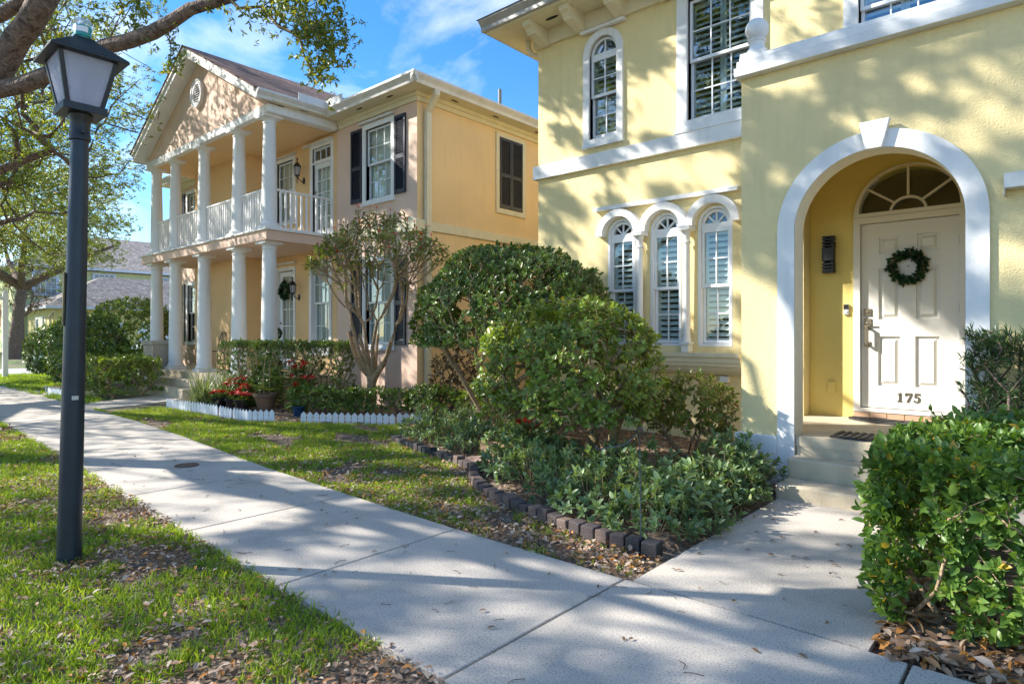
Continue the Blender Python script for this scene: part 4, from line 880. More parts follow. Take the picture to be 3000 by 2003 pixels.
# ================================================================== STREET LAMP
LP = root('street_lamp', 'dark blue black street lamp post with a four sided frosted lantern on the lawn', 'street lamp', (-4.66, 1.10, 0))
lx, ly = -4.66, 1.10; tl = Vector((.749, .663, 0))*.072/2.8
def TLm(x, y, z): return (lx+tl.x*z+x, ly+tl.y*z+y, z)
def lean(mb): mb.v = [(p[0]+lx+tl.x*p[2], p[1]+ly+tl.y*p[2], p[2]) for p in mb.v]; return mb
mb = MB().lathe([(.072, -.05), (.066, .02), (.0645, .3), (.06, 1.2), (.052, 2.3), (.046, 2.70)], (0, 0, 0), 28); part('post', lean(mb), POSTM, LP, auto=True)
mb = MB().lathe([(.050, 2.60), (.058, 2.605), (.058, 2.64), (.055, 2.645), (.055, 2.72), (.066, 2.74), (.066, 2.765), (.05, 2.77)], (0, 0, 0), 24); mb.box(.05, .075, -.01, .01, 2.64, 2.66); part('collar', lean(mb), BLACKM, LP, auto=True)
zb, zt, hb, ht = 2.775, 3.11, .104, .163
mb = MB(); mb.box(-hb-.012, hb+.012, -hb-.012, hb+.012, zb-.015, zb+.03)
for sx in (-1, 1):
    for sy in (-1, 1):
        w = .016; vs = []
        for z, h in ((zb+.03, hb), (zt, ht)):
            vs += [(sx*h, sy*h, z), (sx*(h-w*1.6), sy*h, z), (sx*(h-w*1.6), sy*(h-w*1.6), z), (sx*h, sy*(h-w*1.6), z)]
        mb.add(vs, [(0, 1, 2, 3), (4, 5, 6, 7), (0, 1, 5, 4), (1, 2, 6, 5), (2, 3, 7, 6), (3, 0, 4, 7)])
for a, b, c_, d_ in ((-ht, ht, -ht, -ht+.02), (-ht, ht, ht-.02, ht), (-ht, -ht+.02, -ht+.02, ht-.02), (ht-.02, ht, -ht+.02, ht-.02)): mb.box(a, b, c_, d_, zt-.02, zt+.01)
LC = part('lantern_cage', lean(mb), BLACKM, LP, bevel=.002)
gi = .008
for k in range(4):
    mb = MB(); a, b = hb-gi, ht-gi; vs = [(-a+.01, -a, zb+.03), (a-.01, -a, zb+.03), (b-.01, -b, zt-.01), (-b+.01, -b, zt-.01)]
    M = Matrix.Rotation(PI/2*k, 3, 'Z'); vs = [tuple(M @ Vector(v)) for v in vs]; n_ = M @ Vector((0, .004, 0)); mb.add(vs+[tuple(Vector(v)+n_) for v in vs], [(0, 1, 2, 3), (7, 6, 5, 4), (0, 4, 5, 1), (1, 5, 6, 2), (2, 6, 7, 3), (3, 7, 4, 0)])
    part('lantern_glass', lean(mb), FROST, LC)
mb = MB().lathe([(.02, 2.80), (.022, 2.86), (.03, 2.90), (.038, 2.95), (.03, 2.99), (.01, 3.01)], (0, 0, 0), 16); part('bulb', lean(mb), WHITE, LC, smooth=True)
mb = MB(); e = .206; vs = []
for h, z in ((e, 3.085), (e, 3.1), (.065, 3.215), (.05, 3.235)): vs += [(-h, -h, z), (h, -h, z), (h, h, z), (-h, h, z)]
mb.add(vs, [(3, 2, 1, 0)]+[(4*i+j, 4*i+(j+1) % 4, 4*i+4+(j+1) % 4, 4*i+4+j) for i in range(3) for j in range(4)]+[(12, 13, 14, 15)]); part('lantern_roof', lean(mb), BLACKM, LP, bevel=.004)
mb = MB().lathe([(.04, 3.23), (.04, 3.245), (.046, 3.25), (.048, 3.305), (.046, 3.31)], (0, 0, 0), 24); pc = part('photocell', lean(mb), paint('teal_plastic', (.03, .30, .28), .35, .05), LP, auto=True)
mb = MB().lathe([(.045, 3.311), (.045, 3.345), (.040, 3.355), (.01, 3.357)], (0, 0, 0), 24); part('clear_cap', lean(mb), glassmat('cap_plastic', (.8, .85, .85), 2, .15), pc, auto=True)
mb = MB(); nn = 10
def wrap(mb, r, a0, a1, z0, z1):
    vs = []
    for i in range(nn+1):
        a = a0+(a1-a0)*i/nn; vs += [(r*math.cos(a), r*math.sin(a), z0), (r*math.cos(a), r*math.sin(a), z1)]
    mb.add(vs, [(2*i, 2*i+2, 2*i+3, 2*i+1) for i in range(nn)])
wrap(mb, .0487, -1.0, .4, 3.268, 3.302); part('label', lean(mb), WHITE, pc)
mb = MB(); wrap(mb, .0625, -.35, .22, .995, 1.02); part('label', lean(mb), paint('faded_label', (.55, .52, .45), .5, .2, 60), LP)
mb = MB(); mb.box(-.012, .012, -.068, -.058, 1.45, 1.78); part('access_cover', lean(mb), paint('rusty_plate', (.12, .09, .03), .6, .4, 12), LP, bevel=.002)
# ================================================================== TREES
def W(u, v, t): # design-time helper: pixel of the photo + distance -> point in the garden
    a = (u-1500)/1838.5; s, c = math.sin(math.radians(41.5)), math.cos(math.radians(41.5)); return np.array([t*(-s+a*c), t*(c+a*s), 1.395+t*(981-v)/1838.5])
def pix(P):
    s, c = math.sin(math.radians(41.5)), math.cos(math.radians(41.5)); d = -P[:, 0]*s+P[:, 1]*c; l = P[:, 0]*c+P[:, 1]*s
    return 1500+1838.5*l/np.maximum(d, .01), 981-1838.5*(P[:, 2]-1.395)/np.maximum(d, .01), d
def skel2(nodes, par0, rad0, targets, **k):
    """skeleton() but starting from a hand-placed trunk and limbs"""
    rng = RNG; tip = k.get('tip', .006); pw = k.get('pw', .45); bias = k.get('bias', .2); step = k.get('step', .4); wig = k.get('wig', .15); up = k.get('up', .1)
    arr = np.zeros((len(nodes)+40000, 3)); arr[:len(nodes)] = nodes; par = list(par0); cnt = len(nodes); n0 = cnt; dist = np.zeros(len(arr)); ends = []
    b0 = np.array(nodes[0]); order = np.argsort(np.linalg.norm(targets-b0, axis=1)); ok = np.ones(len(arr), bool)
    ok[:k.get('skip', 3)] = False
    for i in order:
        t = targets[i]; d = np.linalg.norm(arr[:cnt]-t, axis=1)+bias*dist[:cnt]; d[~ok[:cnt]] = 1e9; j = int(np.argmin(d)); p = arr[j]; ln = np.linalg.norm(t-p); m = max(1, int(ln/step)); last = j; off = rng.normal(0, wig, 3)*ln
        for q in range(1, m+1):
            s = q/m; w = math.sin(PI*s); arr[cnt] = p+(t-p)*s+off*w*.5+np.array([0, 0, up*ln*w*.5])+rng.normal(0, .02, 3)*(s < 1); par.append(last); dist[cnt] = dist[last]+ln/m; last = cnt; cnt += 1
        ends.append(last)
    w = np.zeros(cnt)
    for e_ in ends: w[e_] += 1
    for i in range(cnt-1, 0, -1): w[par[i]] += w[i]
    rad = tip*np.maximum(w, 1)**pw; rad[:n0] = np.array(rad0)
    for i in range(n0, cnt):
        if par[i] < n0: rad[i] = min(rad[i], rad[par[i]]*.8)
    return arr[:cnt], par, rad
def ellip(n, c, r, inner=.45, zmin=-.6, rng=None):
    D = rdir(int(n*3)); D = D[D[:, 2] > zmin][:n]; q = (inner+(1-inner)*(rng or RNG).random(len(D))**.6)[:, None]; return np.array(c)+D*q*np.array(r)
def tree(name, label, group, nodes, par, rad, targets, leaf=.07, nl=8, sub=11, spread=.38, mat=OAKL, skip=3, cat='tree', tip=.008, keep=None, tpl=LEAF2, wid=.42):
    r = root(name, label, cat, tuple(nodes[0]), group)
    arr, pr, rd = skel2(nodes, par, rad, targets, skip=skip, tip=tip)
    part('trunk', skelmesh(arr, pr, rd, 10), BARK, r, smooth=True, merge=False)
    m_ = len(targets)*sub; T = np.repeat(targets, sub, 0)+rdir(m_)*(RNG.random((m_, 1))**.4)*spread*np.repeat(RNG.uniform(.6, 1.35, (len(targets), 1)), sub, 0)*np.array([1, 1, .75])
    if keep is not None: T = T[keep(T)]
    Dd = unit(T-np.repeat(targets[:1], len(T), 0)*0-np.array(nodes[len(nodes)//2]))+rdir(len(T))*.8; Dd[:, 2] -= .2
    leafobj('crown', r, *sprigs(T, Dd, nl, leaf, leaf*wid, (.3, 1.3), leaf*1.6, .15, yel=.02), mat, tpl); return r
def notin(P, rects):
    u, v, d = pix(P); ok = np.ones(len(P), bool)
    for a, b, c, e_ in rects: ok &= ~((u > a) & (u < b) & (v > c) & (v < e_) & (d > .3))
    return ok
# near oak: trunk just out of frame, limbs crossing the upper left
nodes = [(-11.0, .1, -.1), (-11.0, .15, .9), (-10.9, .2, 1.9), (-10.8, .3, 2.9)]; par = [-1, 0, 1, 2]; rad = [.36, .27, .24, .23]
def limb(pts, radii, start):
    p = start
    for q, r_ in zip(pts, radii): nodes.append(tuple(q)); par.append(p); rad.append(r_); p = len(nodes)-1
    return p
R1 = .4464
lb = limb([W(-300, 290, 7.3), W(-60, 278, 7.1), W(0, 262, 7.0), W(150*R1, 560*R1, 6.9), W(330*R1, 485*R1, 6.8), W(520*R1, 400*R1, 6.65), W(700*R1, 305*R1, 6.5), W(850*R1, 270*R1, 6.4), W(1000*R1, 215*R1, 6.3), W(1100*R1, 160*R1, 6.2), W(1250*R1, 60*R1, 6.1), W(1500*R1, -10*R1, 6.0), W(1800*R1, -150*R1, 5.9), W(1000, -200, 5.8), W(1250, -420, 6.0)], [.13, .10, .094, .09, .086, .082, .075, .072, .07, .066, .058, .048, .04, .032, .022], 3)
la = limb([W(-250, 420, 7.3), W(-60, 300, 7.1), W(0, 205, 7.0), W(110*R1, 260*R1, 6.9), W(190*R1, 165*R1, 6.8), W(250*R1, 60*R1, 6.7), W(330*R1, -80*R1, 6.6), W(200, -160, 6.6), W(330, -420, 6.8)], [.17, .14, .135, .13, .125, .125, .12, .10, .06], 3)
lc = limb([W(-300, 180, 7.4), W(-80, 75, 7.2), W(20*R1, 95*R1, 7.1), W(130*R1, 20*R1, 7.0), W(240*R1, -60*R1, 7.0), W(200, -200, 7.1)], [.12, .08, .07, .065, .06, .04], 3)
l4 = limb([(-11.2, -.6, 3.8), (-11.7, -1.6, 5.0), (-12.2, -2.4, 6.4)], [.13, .09, .06], 3)
l5 = limb([(-11.3, .2, 3.9), (-12.2, .4, 5.2), (-13.2, .6, 6.8)], [.16, .12, .08], 3)
l6 = limb([(-10.0, -.5, 3.9), (-8.9, -1.3, 4.9), (-7.6, -2.0, 5.9)], [.10, .07, .045], 3)
can = np.concatenate([ellip(520, (-11.3, -.3, 8.8), (6.8, 6.2, 3.6), .35), ellip(90, (-6.6, 1.3, 8.0), (3.0, 2.6, 1.8), .3)]); can = can[vnoise(can, 1.7, 77) > .27]
for px_ in ((-1.6, 7.8, .8), (-1.45, 7.8, 1.35), (-1.2, 6, 3.5), (-.2, 6, 3.3), (-2.1, 6, 1.4)):   # crown thinned along sun rays to put light on the door and arch wall
    q_ = can-np.array(px_); sd_ = np.array([-.836, -.549, .6545])/np.linalg.norm([-.836, -.549, .6545]); can = can[(np.linalg.norm(q_-(q_ @ sd_)[:, None]*sd_, axis=1) > (.55 if px_[1] > 7 else .33)) | (RNG.random(len(can)) < .2)]
can = can[notin(can, [(-500, 2600, -60, 1400)])]; can = can[can[:, 2] > 5.2]
hang = np.array([W(*p) for p in [(770, 20, 5.9), (800, 60, 5.8), (860, 40, 5.7), (905, 20, 5.6), (930, 90, 5.6), (960, 150, 5.5), (985, 60, 5.6), (905, 110, 5.6), (940, 200, 5.6), (1010, 110, 5.6), (880, 70, 5.7), (900, -30, 5.7), (975, -20, 5.6), (520, 150, 6.2), (500, 190, 6.2), (400, 30, 6.5), (420, 70, 6.4), (385, 20, 6.6), (700, 25, 5.9), (640, 15, 6.1), (950, 40, 5.4), (965, 110, 5.4), (935, 150, 5.6), (300, 60, 6.7), (250, 20, 6.8), (820, -10, 5.8), (330, 90, 6.6), (945, 240, 5.6)]])
hg2 = np.concatenate([hang, hang[:13]+RNG.normal(0, .12, (13, 3))])
tree('oak_tree', 'nearest oak, its rough limbs crossing the top left corner above the lamp', 'street oaks', nodes, par, rad, can, .10, 12, 36, .30, skip=4)
# the hanging sprays belong to the same oak
oak = bpy.data.objects['oak_tree']
arr, pr, rd = skel2(nodes, par, rad, hg2, skip=6, tip=.0035, step=.15, wig=.25, up=-.15, bias=.05)
hg2 = np.concatenate([hg2, hg2[:18]+RNG.normal(0, .06, (18, 3))]); mk = [i for i in range(len(arr)) if i >= len(nodes)]
mb = MB()
for i in mk: mb.tube([arr[pr[i]], arr[i]], [rd[i]*1.05 if pr[i] >= len(nodes) else rd[i], rd[i]], 4, cap=False)
part('twigs', mb, BARKM, oak, smooth=True, merge=False)
T = np.repeat(hg2, 12, 0)+RNG.normal(0, .07, (len(hg2)*12, 3))*np.array([1, 1, 1.5]); leafobj('foliage', oak, *sprigs(T, rdir(len(T))+np.array([0, 0, -.5]), 7, .055, .022, (.3, 1.2), .06, .25), OAKL, LEAF3)
del mk
# street oaks further left
edge = [(470, 4000, -500, 1100), (330, 4000, 60, 190)]
def simple_tree(i, base, top, c, r, n, label, leaf, thick=.28, sub=17, rj=edge, nl=9, spread=.6, inner=.3, zmin=-.75, name='oak_tree', mat=OAKL):
    b = np.array(base, float); t = np.array(top, float); nodes = [tuple(b), tuple(b+(t-b)*.35), tuple(b+(t-b)*.7), tuple(t)]; par = [-1, 0, 1, 2]; rad = [thick*1.25, thick*.95, thick*.85, thick*.75]
    for k in range(6):
        a = 2*PI*k/6+i; p = 3; q = t.copy(); dv = np.array([math.cos(a), math.sin(a), .75])
        for s in range(3):
            q = q+dv*np.array(r)*.24+RNG.normal(0, .12, 3)
            if rj and not notin(q[None, :], rj)[0]: break
            nodes.append(tuple(q)); par.append(p); rad.append(thick*(.5-.12*s)); p = len(nodes)-1
    tg = ellip(n, c, r, inner, zmin); tg = tg[notin(tg, rj)] if rj else tg
    kp = (lambda P: notin(P, [(a_+25, b_, c_, d_) for a_, b_, c_, d_ in rj])) if rj else None
    return tree(name, label, 'street oaks' if name == 'oak_tree' else None, nodes, par, rad, tg, leaf, nl, sub, spread, skip=3, keep=kp, mat=mat)
simple_tree(1, (-20, -.3, -.1), (-20, 0, 3.4), (-19.8, 1.2, 8.0), (6.2, 6.2, 4.2), 800, 'second oak along the sidewalk, feathery crown filling the upper left of the sky', .085)
simple_tree(2, (-26.5, .6, -.1), (-26.6, .9, 3.2), (-26.4, 2.6, 6.6), (5.4, 5.6, 3.9), 620, 'third oak, low crown hanging in front of the distant house roof', .095)
simple_tree(3, (-46.6, 8.2, -.1), (-46.4, 8.6, 4.2), (-46.6, 7.6, 8.2), (7.4, 6.6, 5.0), 420, 'far oak with grey trunk standing beside the distant yellow house', .15, .34, spread=1.0)
simple_tree(4, (-70, -4, -.1), (-70, -4, 5), (-70, -2, 9), (12, 14, 6.5), 300, 'far oak crown at the end of the street, left of the distant house', .3, .5, 14, spread=1.8)
simple_tree(5, (-51.4, 9.6, -.05), (-51.4, 9.6, 2.6), (-51.2, 9.8, 4.4), (1.5, 1.3, 2.1), 70, 'thin young brown leaved tree in front of the distant screened porch', .13, .09, 7, None, 6, .35, name='young_tree', mat=BRWN)
# trees across the street behind the camera that shade the lawn and show in the panes
simple_tree(6, (-17, -9, -.1), (-17, -9, 4), (-17, -9, 9), (6, 5, 4.5), 260, 'oak across the street', .13, .3, 9, [(-4000, 4000, -4000, 4000)] and None, spread=.7)
# ================================================================== SHRUBS
def stems(r, bases, tips, mat, tip=.003, pw=.45, step=.12, wig=.2, up=.1, n=5, name='branches', bias=.3):
    bases = np.array(bases, float); own = np.argmin(np.linalg.norm(tips[:, None, :2]-bases[None, :, :2], axis=2)+RNG.normal(0, .05, (len(tips), len(bases))), axis=1); mb = MB()
    for k, b in enumerate(bases):
        t = tips[own == k]
        if len(t) == 0: continue
        arr, pr, rd = skel2([tuple(b), tuple(b+np.array([0, 0, .06]))], [-1, 0], [tip*len(t)**pw*1.1, tip*len(t)**pw], t, skip=1, tip=tip, pw=pw, step=step, wig=wig, up=up, bias=bias)
        m = skelmesh(arr, pr, rd, n); mb.add(m.v, m.f)
    return part(name, mb, mat, r, smooth=True, merge=False)
def shell(n, c, r, thick=.25, zmin=-.5, seed=0, gap=.0, gs=4, pw=1.0):
    D = rdir(n*4); D = D[D[:, 2] > zmin]; P = np.array(c)+np.sign(D)*np.abs(D)**pw*np.array(r)*(1-thick*RNG.random(len(D))**1.7)[:, None]*(1+.05*(vnoise(D, 5, seed+5)-.5)[:, None]*2)
    if gap: k = vnoise(P, gs, seed) > gap; P = P[k]; D = D[k]
    return P[:n], D[:n]
def boxshell(n, x0, x1, y0, y1, z0, z1, thick=.12, seed=0, gap=.0, top=.4, gs=6, ymin=True):
    """points near the faces of a clipped hedge"""
    m = n*3; P = RNG.random((m, 3)); f = RNG.random(m); D = np.zeros((m, 3)); q = np.abs(RNG.normal(0, thick, m))
    A = np.array([x0, y0, z0]); B = np.array([x1, y1, z1]); P = A+P*(B-A)
    wx, wy = (x1-x0), (y1-y0); sidew = (1-top)/(2*wx+2*wy)
    e0 = top; e1 = e0+sidew*wx; e2 = e1+sidew*wx; e3 = e2+sidew*wy
    k = f < e0; P[k, 2] = z1-q[k]; D[k] = (0, 0, 1)
    k = (f >= e0) & (f < e1); P[k, 1] = y0+q[k]; D[k] = (0, -1, .4)
    k = (f >= e1) & (f < e2); P[k, 1] = y1-q[k]; D[k] = (0, 1, .4)
    k = (f >= e2) & (f < e3); P[k, 0] = x0+q[k]; D[k] = (-1, 0, .4)
    k = f >= e3; P[k, 0] = x1-q[k]; D[k] = (1, 0, .4)
    nz = vnoise(P, gs, seed); P = P+D*((nz-.5)*.09)[:, None]
    if gap: s = (vnoise(P, gs*1.3, seed+1) > gap*(1.2-.9*(P[:, 2]-z0)/(z1-z0))); P = P[s]; D = D[s]
    return P[:n], D[:n]+rdir(len(D[:n]))*.45
def bush(name, label, cat, base, tips, dirs, leaf, mat, bark, k=7, wid=.5, tip=.0028, group=None, tpl=LEAF, ang=(.5, 1.25), droop=.1, stem=.05, step=.12, frac=1.0, yel=.03, pw=.45, wig=.2, bias=.3):
    base = np.atleast_2d(np.array(base, float)); r = root(name, label, cat, tuple(base.mean(0)), group)
    st = tips if frac >= 1 else tips[RNG.random(len(tips)) < frac]
    stems(r, base, st, bark, tip=tip, step=step, pw=pw, wig=wig, bias=bias)
    leafobj('foliage', r, *sprigs(tips, dirs, k, leaf, leaf*wid, ang, stem, droop, yel=yel), mat, tpl); return r
# right foreground hedge
P, D = boxshell(4700, -.72, 1.55, 3.3, 5.3, .1, .87, .06, 3, .20, .34)
k = ~((P[:, 0] < -.45) & (P[:, 2] < .35) & (RNG.random(len(P)) < .35)); P, D = P[k], D[k]
bs = [(-.45+.38*i+RNG.normal(0, .05), 3.62+.5*j+RNG.normal(0, .05), 0) for i in range(5) for j in range(4)]
bush('hedge', 'big glossy green hedge with a few yellow leaves beside the front walk, right foreground', 'hedge', bs, P, D, .056, GRNL, BARKL, 9, .52, .0015, stem=.08, step=.1, yel=.025, frac=.6, tpl=LEAFN)
# needle-leaved hedge by the doorway
P, D = boxshell(1300, -.56, 1.3, 5.5, 6.0, .3, 1.42, .11, 8, .25, .22, 7)
bush('podocarpus_hedge', 'dark needle leaved hedge standing between the doorway and the glossy hedge', 'hedge', [(-.4+.35*i, 5.78, 0) for i in range(5)], P, D+np.array([0, 0, .5]), .075, GRNN, BARK, 16, .13, .0028, tpl=LEAF2, ang=(.35, 1.3), stem=.09, droop=0)
# dome shrub at the yellow house corner
P, D = shell(4600, (-6.05, 6.78, 1.42), (1.6, 1.13, 1.28), .22, -.12, 4, .16, 5, .9); D = D+np.array([0, 0, .4])
bush('dome_shrub', 'tall dome clipped shrub standing at the corner of the yellow house', 'shrub', [(-6.15, 6.75, 0), (-6.0, 6.8, 0), (-6.3, 6.65, 0), (-6.1, 6.6, 0)], P, D, .062, GRND, BARKL, 8, .52, .0024, stem=.06, step=.16, frac=.8, pw=.42, bias=.5, wig=.1)
# rounded shrub in front
P, D = shell(1500, (-3.95, 5.33, .98), (1.02, .86, .80), .34, -.55, 9, .34, 6, .9); D = D+np.array([0, 0, .5])
k = ~((P[:, 2] < .55) & (RNG.random(len(P)) < .7)); P, D = P[k], D[k]
bush('round_shrub', 'rounded open shrub with bare leaning stems in the middle of the flower bed', 'shrub', [(-3.62, 5.45, 0), (-3.55, 5.55, 0), (-3.75, 5.6, 0), (-3.5, 5.4, 0)], P, D, .072, GRNO, BARKM, 7, .5, .0033, stem=.07, step=.14, frac=.85, pw=.48, bias=.05)
# loose shrubs near the wall
P, D = shell(330, (-3.15, 6.55, .58), (.55, .5, .42), .5, -.7, 12, .25, 8)
bush('loose_shrub', 'airy yellow green shrub against the yellow wall left of the doorway', 'shrub', [(-3.15, 6.5, 0), (-3.0, 6.6, 0)], P, D+np.array([0, 0, .4]), .066, GRNR, BARKL, 7, .5, .003, stem=.08)
P, D = shell(360, (-8.0, 7.55, .62), (.6, .4, .62), .5, -.8, 13, .2, 8)
bush('brown_shrub', 'thin brownish twiggy shrub between the peach house and the dome shrub', 'shrub', [(-8.0, 7.5, 0)], P, D, .06, BRWN, BARK, 6, .45, .003)
P, D = shell(300, (-8.0, 7.05, .28), (.62, .42, .3), .4, -.3, 14, .1, 8)
bush('low_shrub', 'low dark shrub at the corner of the peach house under the brown shrub', 'shrub', [(-8.0, 7.05, 0)], P, D, .06, GRND, BARK, 8, .45, .002)
P, D = shell(260, (-6.9, 7.3, .35), (.6, .4, .4), .4, -.4, 15, .1, 8)
bush('low_shrub', 'small green shrub under the left side of the dome shrub', 'shrub', [(-6.9, 7.3, 0)], P, D, .06, GRNO, BARK, 7, .45, .002)
# hedges before the peach porch
def hedgeline(pts, half, z1, n, seed, gap=.3):
    Ps = []; Ds = []
    tot = sum(math.dist(a, b) for a, b in zip(pts[:-1], pts[1:]))
    for a, b in zip(pts[:-1], pts[1:]):
        ln = math.dist(a, b); P, D = boxshell(int(n*ln/tot), -.1, ln+.1, -half, half, .1, z1, .07, seed, gap, .3, 7); c, s = (b[0]-a[0])/ln, (b[1]-a[1])/ln
        Q = P.copy(); Q[:, 0] = a[0]+P[:, 0]*c-P[:, 1]*s; Q[:, 1] = a[1]+P[:, 0]*s+P[:, 1]*c; E = D.copy(); E[:, 0] = D[:, 0]*c-D[:, 1]*s; E[:, 1] = D[:, 0]*s+D[:, 1]*c; Ps.append(Q); Ds.append(E)
    return np.concatenate(Ps), np.concatenate(Ds)
P, D = hedgeline([(-12.75, 5.8), (-11.6, 5.95), (-9.75, 6.45)], .26, 1.27, 2900, 21, .1)
bush('clipped_hedge', 'waist high clipped dark hedge in front of the peach porch', 'hedge', [(-12.7+.3*i, 5.8+.065*i, 0) for i in range(10)], P, D, .05, GRND, BARKL, 7, .5, .0024, tpl=LEAF3, frac=.7)
P, D = hedgeline([(-10.1, 5.75), (-9.2, 6.3), (-8.55, 6.95)], .24, .48, 1200, 22, .05)
bush('low_hedge', 'low dark hedge right behind the white picket edging', 'hedge', [(-10.1+.2*i, 5.75+.15*i, 0) for i in range(8)], P, D, .05, GRND, BARK, 7, .5, .002, tpl=LEAF3, frac=.5)
P, D = boxshell(1100, -17.6, -15.55, 4.25, 5.5, .12, .88, .1, 23, .15, .35); bush('clipped_hedge', 'low olive hedge left of the steps to the peach porch, behind the lamp post', 'hedge', [(-15.7, 4.5, 0), (-15.75, 5.1, 0), (-16.4, 4.6, 0), (-17.1, 4.6, 0)], P, D, .085, GRNO, BARKL, 7, .5, .0035, tpl=LEAF3)
for c, r_, n, lb_ in (((-20.2, 6.3, 1.3), (1.35, 1.1, 1.15), 1800, 'tallest of the rounded bushes left of the peach porch'), ((-20.3, 5.2, .95), (1.3, .9, 1.05), 1700, 'broad rounded bush behind the lamp post, lower than the one behind it'), ((-23.4, 5.3, .85), (.9, .9, .85), 1000, 'smaller rounded bush left of the lamp post')):
    P, D = shell(n, c, r_, .18, -.75, int(c[0]*-3), .02, 4, .85); bush('round_bush', lb_, 'shrub', [(c[0], c[1], 0)], P, D+np.array([0, 0, .3]), .10, GRNO if c[1] > 6 else GRND, BARK, 6, .5, .004, tpl=LEAF3, frac=.3)
for c, r_, lb_ in (((-51.5, 10.2, .5), (1.6, .7, .8), 'sunny trimmed bush under the window of the distant house'), ((-48.5, 9.6, .25), (1.6, .8, .5), 'dark ground hugging bush at the foot of the far oak')):
    P, D = shell(260, c, r_, .2, -.2, 3, 0); bush('far_bush', lb_, 'shrub', [(c[0], c[1], 0)], P, D, .16, GRNR, BARK, 6, .6, .006, tpl=LEAF2, frac=.1)
# red flowered vase-shaped tree by the peach corner
r = root('jatropha_tree', 'vase shaped small tree with many bare stems and red flowers before the peach house', 'tree', (-9.35, 6.75, 0)); bx_, by_ = -9.35, 6.75
tr = [(bx_, by_, -.05), (bx_+.0, by_, .3), (bx_+.03, by_, .62)]; nodes = list(tr); par = [-1, 0, 1]; rad = [.115, .095, .10]
for k in range(10):
    a = 2*PI*k/10+.3; p = 2; q = np.array(tr[2])
    for s, (dr, dz) in enumerate(((.16, .22), (.14, .32), (.10, .38))):
        q = q+np.array([dr*math.cos(a), dr*math.sin(a), dz*(.8+.3*((k*37) % 5)/5)])+RNG.normal(0, .03, 3); nodes.append(tuple(q)); par.append(p); rad.append((.045, .034, .026)[s]); p = len(nodes)-1
a = RNG.random(330)*2*PI; q = np.sqrt(RNG.random(330)); tg = np.stack([bx_+.22+1.6*q*np.cos(a), by_-.05+.95*q*np.sin(a), 3.42-.75*q**2.2+RNG.normal(0, .1, 330)], 1)
lo = np.stack([bx_+.05+1.2*RNG.uniform(.3, 1, 110)*np.cos(a[:110]), by_+.95*RNG.uniform(.3, 1, 110)*np.sin(a[:110]), 2.2+RNG.random(110)*.9], 1)[:45]
arr, pr, rd = skel2(nodes, par, rad, np.concatenate([tg, lo]), skip=5, tip=.0062, pw=.36, step=.2, wig=.06, up=-.25, bias=.75)
part('trunk', skelmesh(arr, pr, rd, 8), BARKL, r, smooth=True, merge=False)
tt = np.concatenate([tg, lo]); dd_ = np.stack([(tt[:, 0]-bx_)*.4, (tt[:, 1]-by_)*.4, np.ones(len(tt))], 1)
tt2 = tt; leafobj('crown', r, *sprigs(tt2, dd_, 6, .125, .042, (.6, 1.5), .12, .15, yel=.01), GRNR, LEAF3)
fl = tg[RNG.random(len(tg)) < .17]+np.array([0, 0, .11]); leafobj('blossoms', r, *sprigs(fl, np.tile([0, 0, 1.], (len(fl), 1)), 9, .035, .022, (.3, 1.4), .02, 0), FLWR, LEAF3)
mb = MB()
for p in fl: mb.tube([p, p-np.array([0, 0, .14])], .003, 3)
part('flower_stalks', mb, GRNO, r)
# low shrubs of the front bed, each a plant of its own
def rosette_plant(name, label, x, y, h, rr, n, seed, leaf=.072, mat=GRNB, group='low blue green shrubs of the front bed', k=9, wid=.45):
    rg = np.random.default_rng(seed); n = int(n*2.6); rr = rr*1.08; a = rg.random(n)*2*PI; q = np.sqrt(rg.random(n))*rr; z = h*(1-.6*(q/rr)**2)*np.where(rg.random(n) < .5, rg.uniform(.35, .8, n), 1)*rg.uniform(.72, 1.05, n)
    T = np.stack([x+q*np.cos(a), y+q*np.sin(a), z], 1); D = np.stack([np.cos(a)*q/rr*.8, np.sin(a)*q/rr*.8, np.ones(n)], 1)+rg.normal(0, .25, (n, 3))
    r = root(name, label, 'shrub', (x, y, 0), group); mb = MB()
    for t, d in zip(T, unit(D)):
        b = np.array([x+(t[0]-x)*.25, y+(t[1]-y)*.25, -.02]); m = (b+t)/2+rg.normal(0, .02, 3); mb.tube([b, m, t-d*.01], [.0035, .003, .0025], 3, cap=False)
    part('stems', mb, BARKL, r, smooth=True, merge=False)
    leafobj('foliage', r, *sprigs(T, D, k, leaf, leaf*wid, (.35, 1.35), .05, .05, rng=rg, yel=.01), mat, LEAF); return r
FB = [(-2.18, 3.96), (-2.1, 4.25), (-2.12, 4.65), (-2.12, 5.1), (-2.14, 5.55), (-2.7, 4.0), (-3.15, 4.2), (-3.6, 4.35), (-4.05, 4.6), (-2.3, 4.45), (-2.8, 4.55), (-3.3, 4.7), (-3.8, 4.95), (-4.3, 5.05), (-2.25, 4.9), (-2.3, 5.35), (-2.75, 5.05), (-3.25, 5.15), (-2.35, 5.75), (-4.45, 5.45), (-4.75, 5.35)]
FL_ = [(-5.3, 5.3), (-5.75, 5.35), (-6.15, 5.5), (-6.55, 5.6), (-5.5, 5.75), (-6.0, 5.9), (-6.5, 6.05)]
for i, (x, y) in enumerate(FB): rosette_plant('low_shrub', 'low blue green rosette leaved shrub massed between the block edging and the front walk', x, y, .43+.05*math.sin(i*2.1)+(.06 if y > 5.2 else 0)-(.08 if i < 5 else 0), .31, 30, 100+i)
for i, (x, y) in enumerate(FL_): rosette_plant('low_shrub', 'low dark green shrub in the left clump of the front bed, near the picket edging', x, y, .42, .33, 34, 200+i, .058, GRNB, 'low shrubs in the left clump')
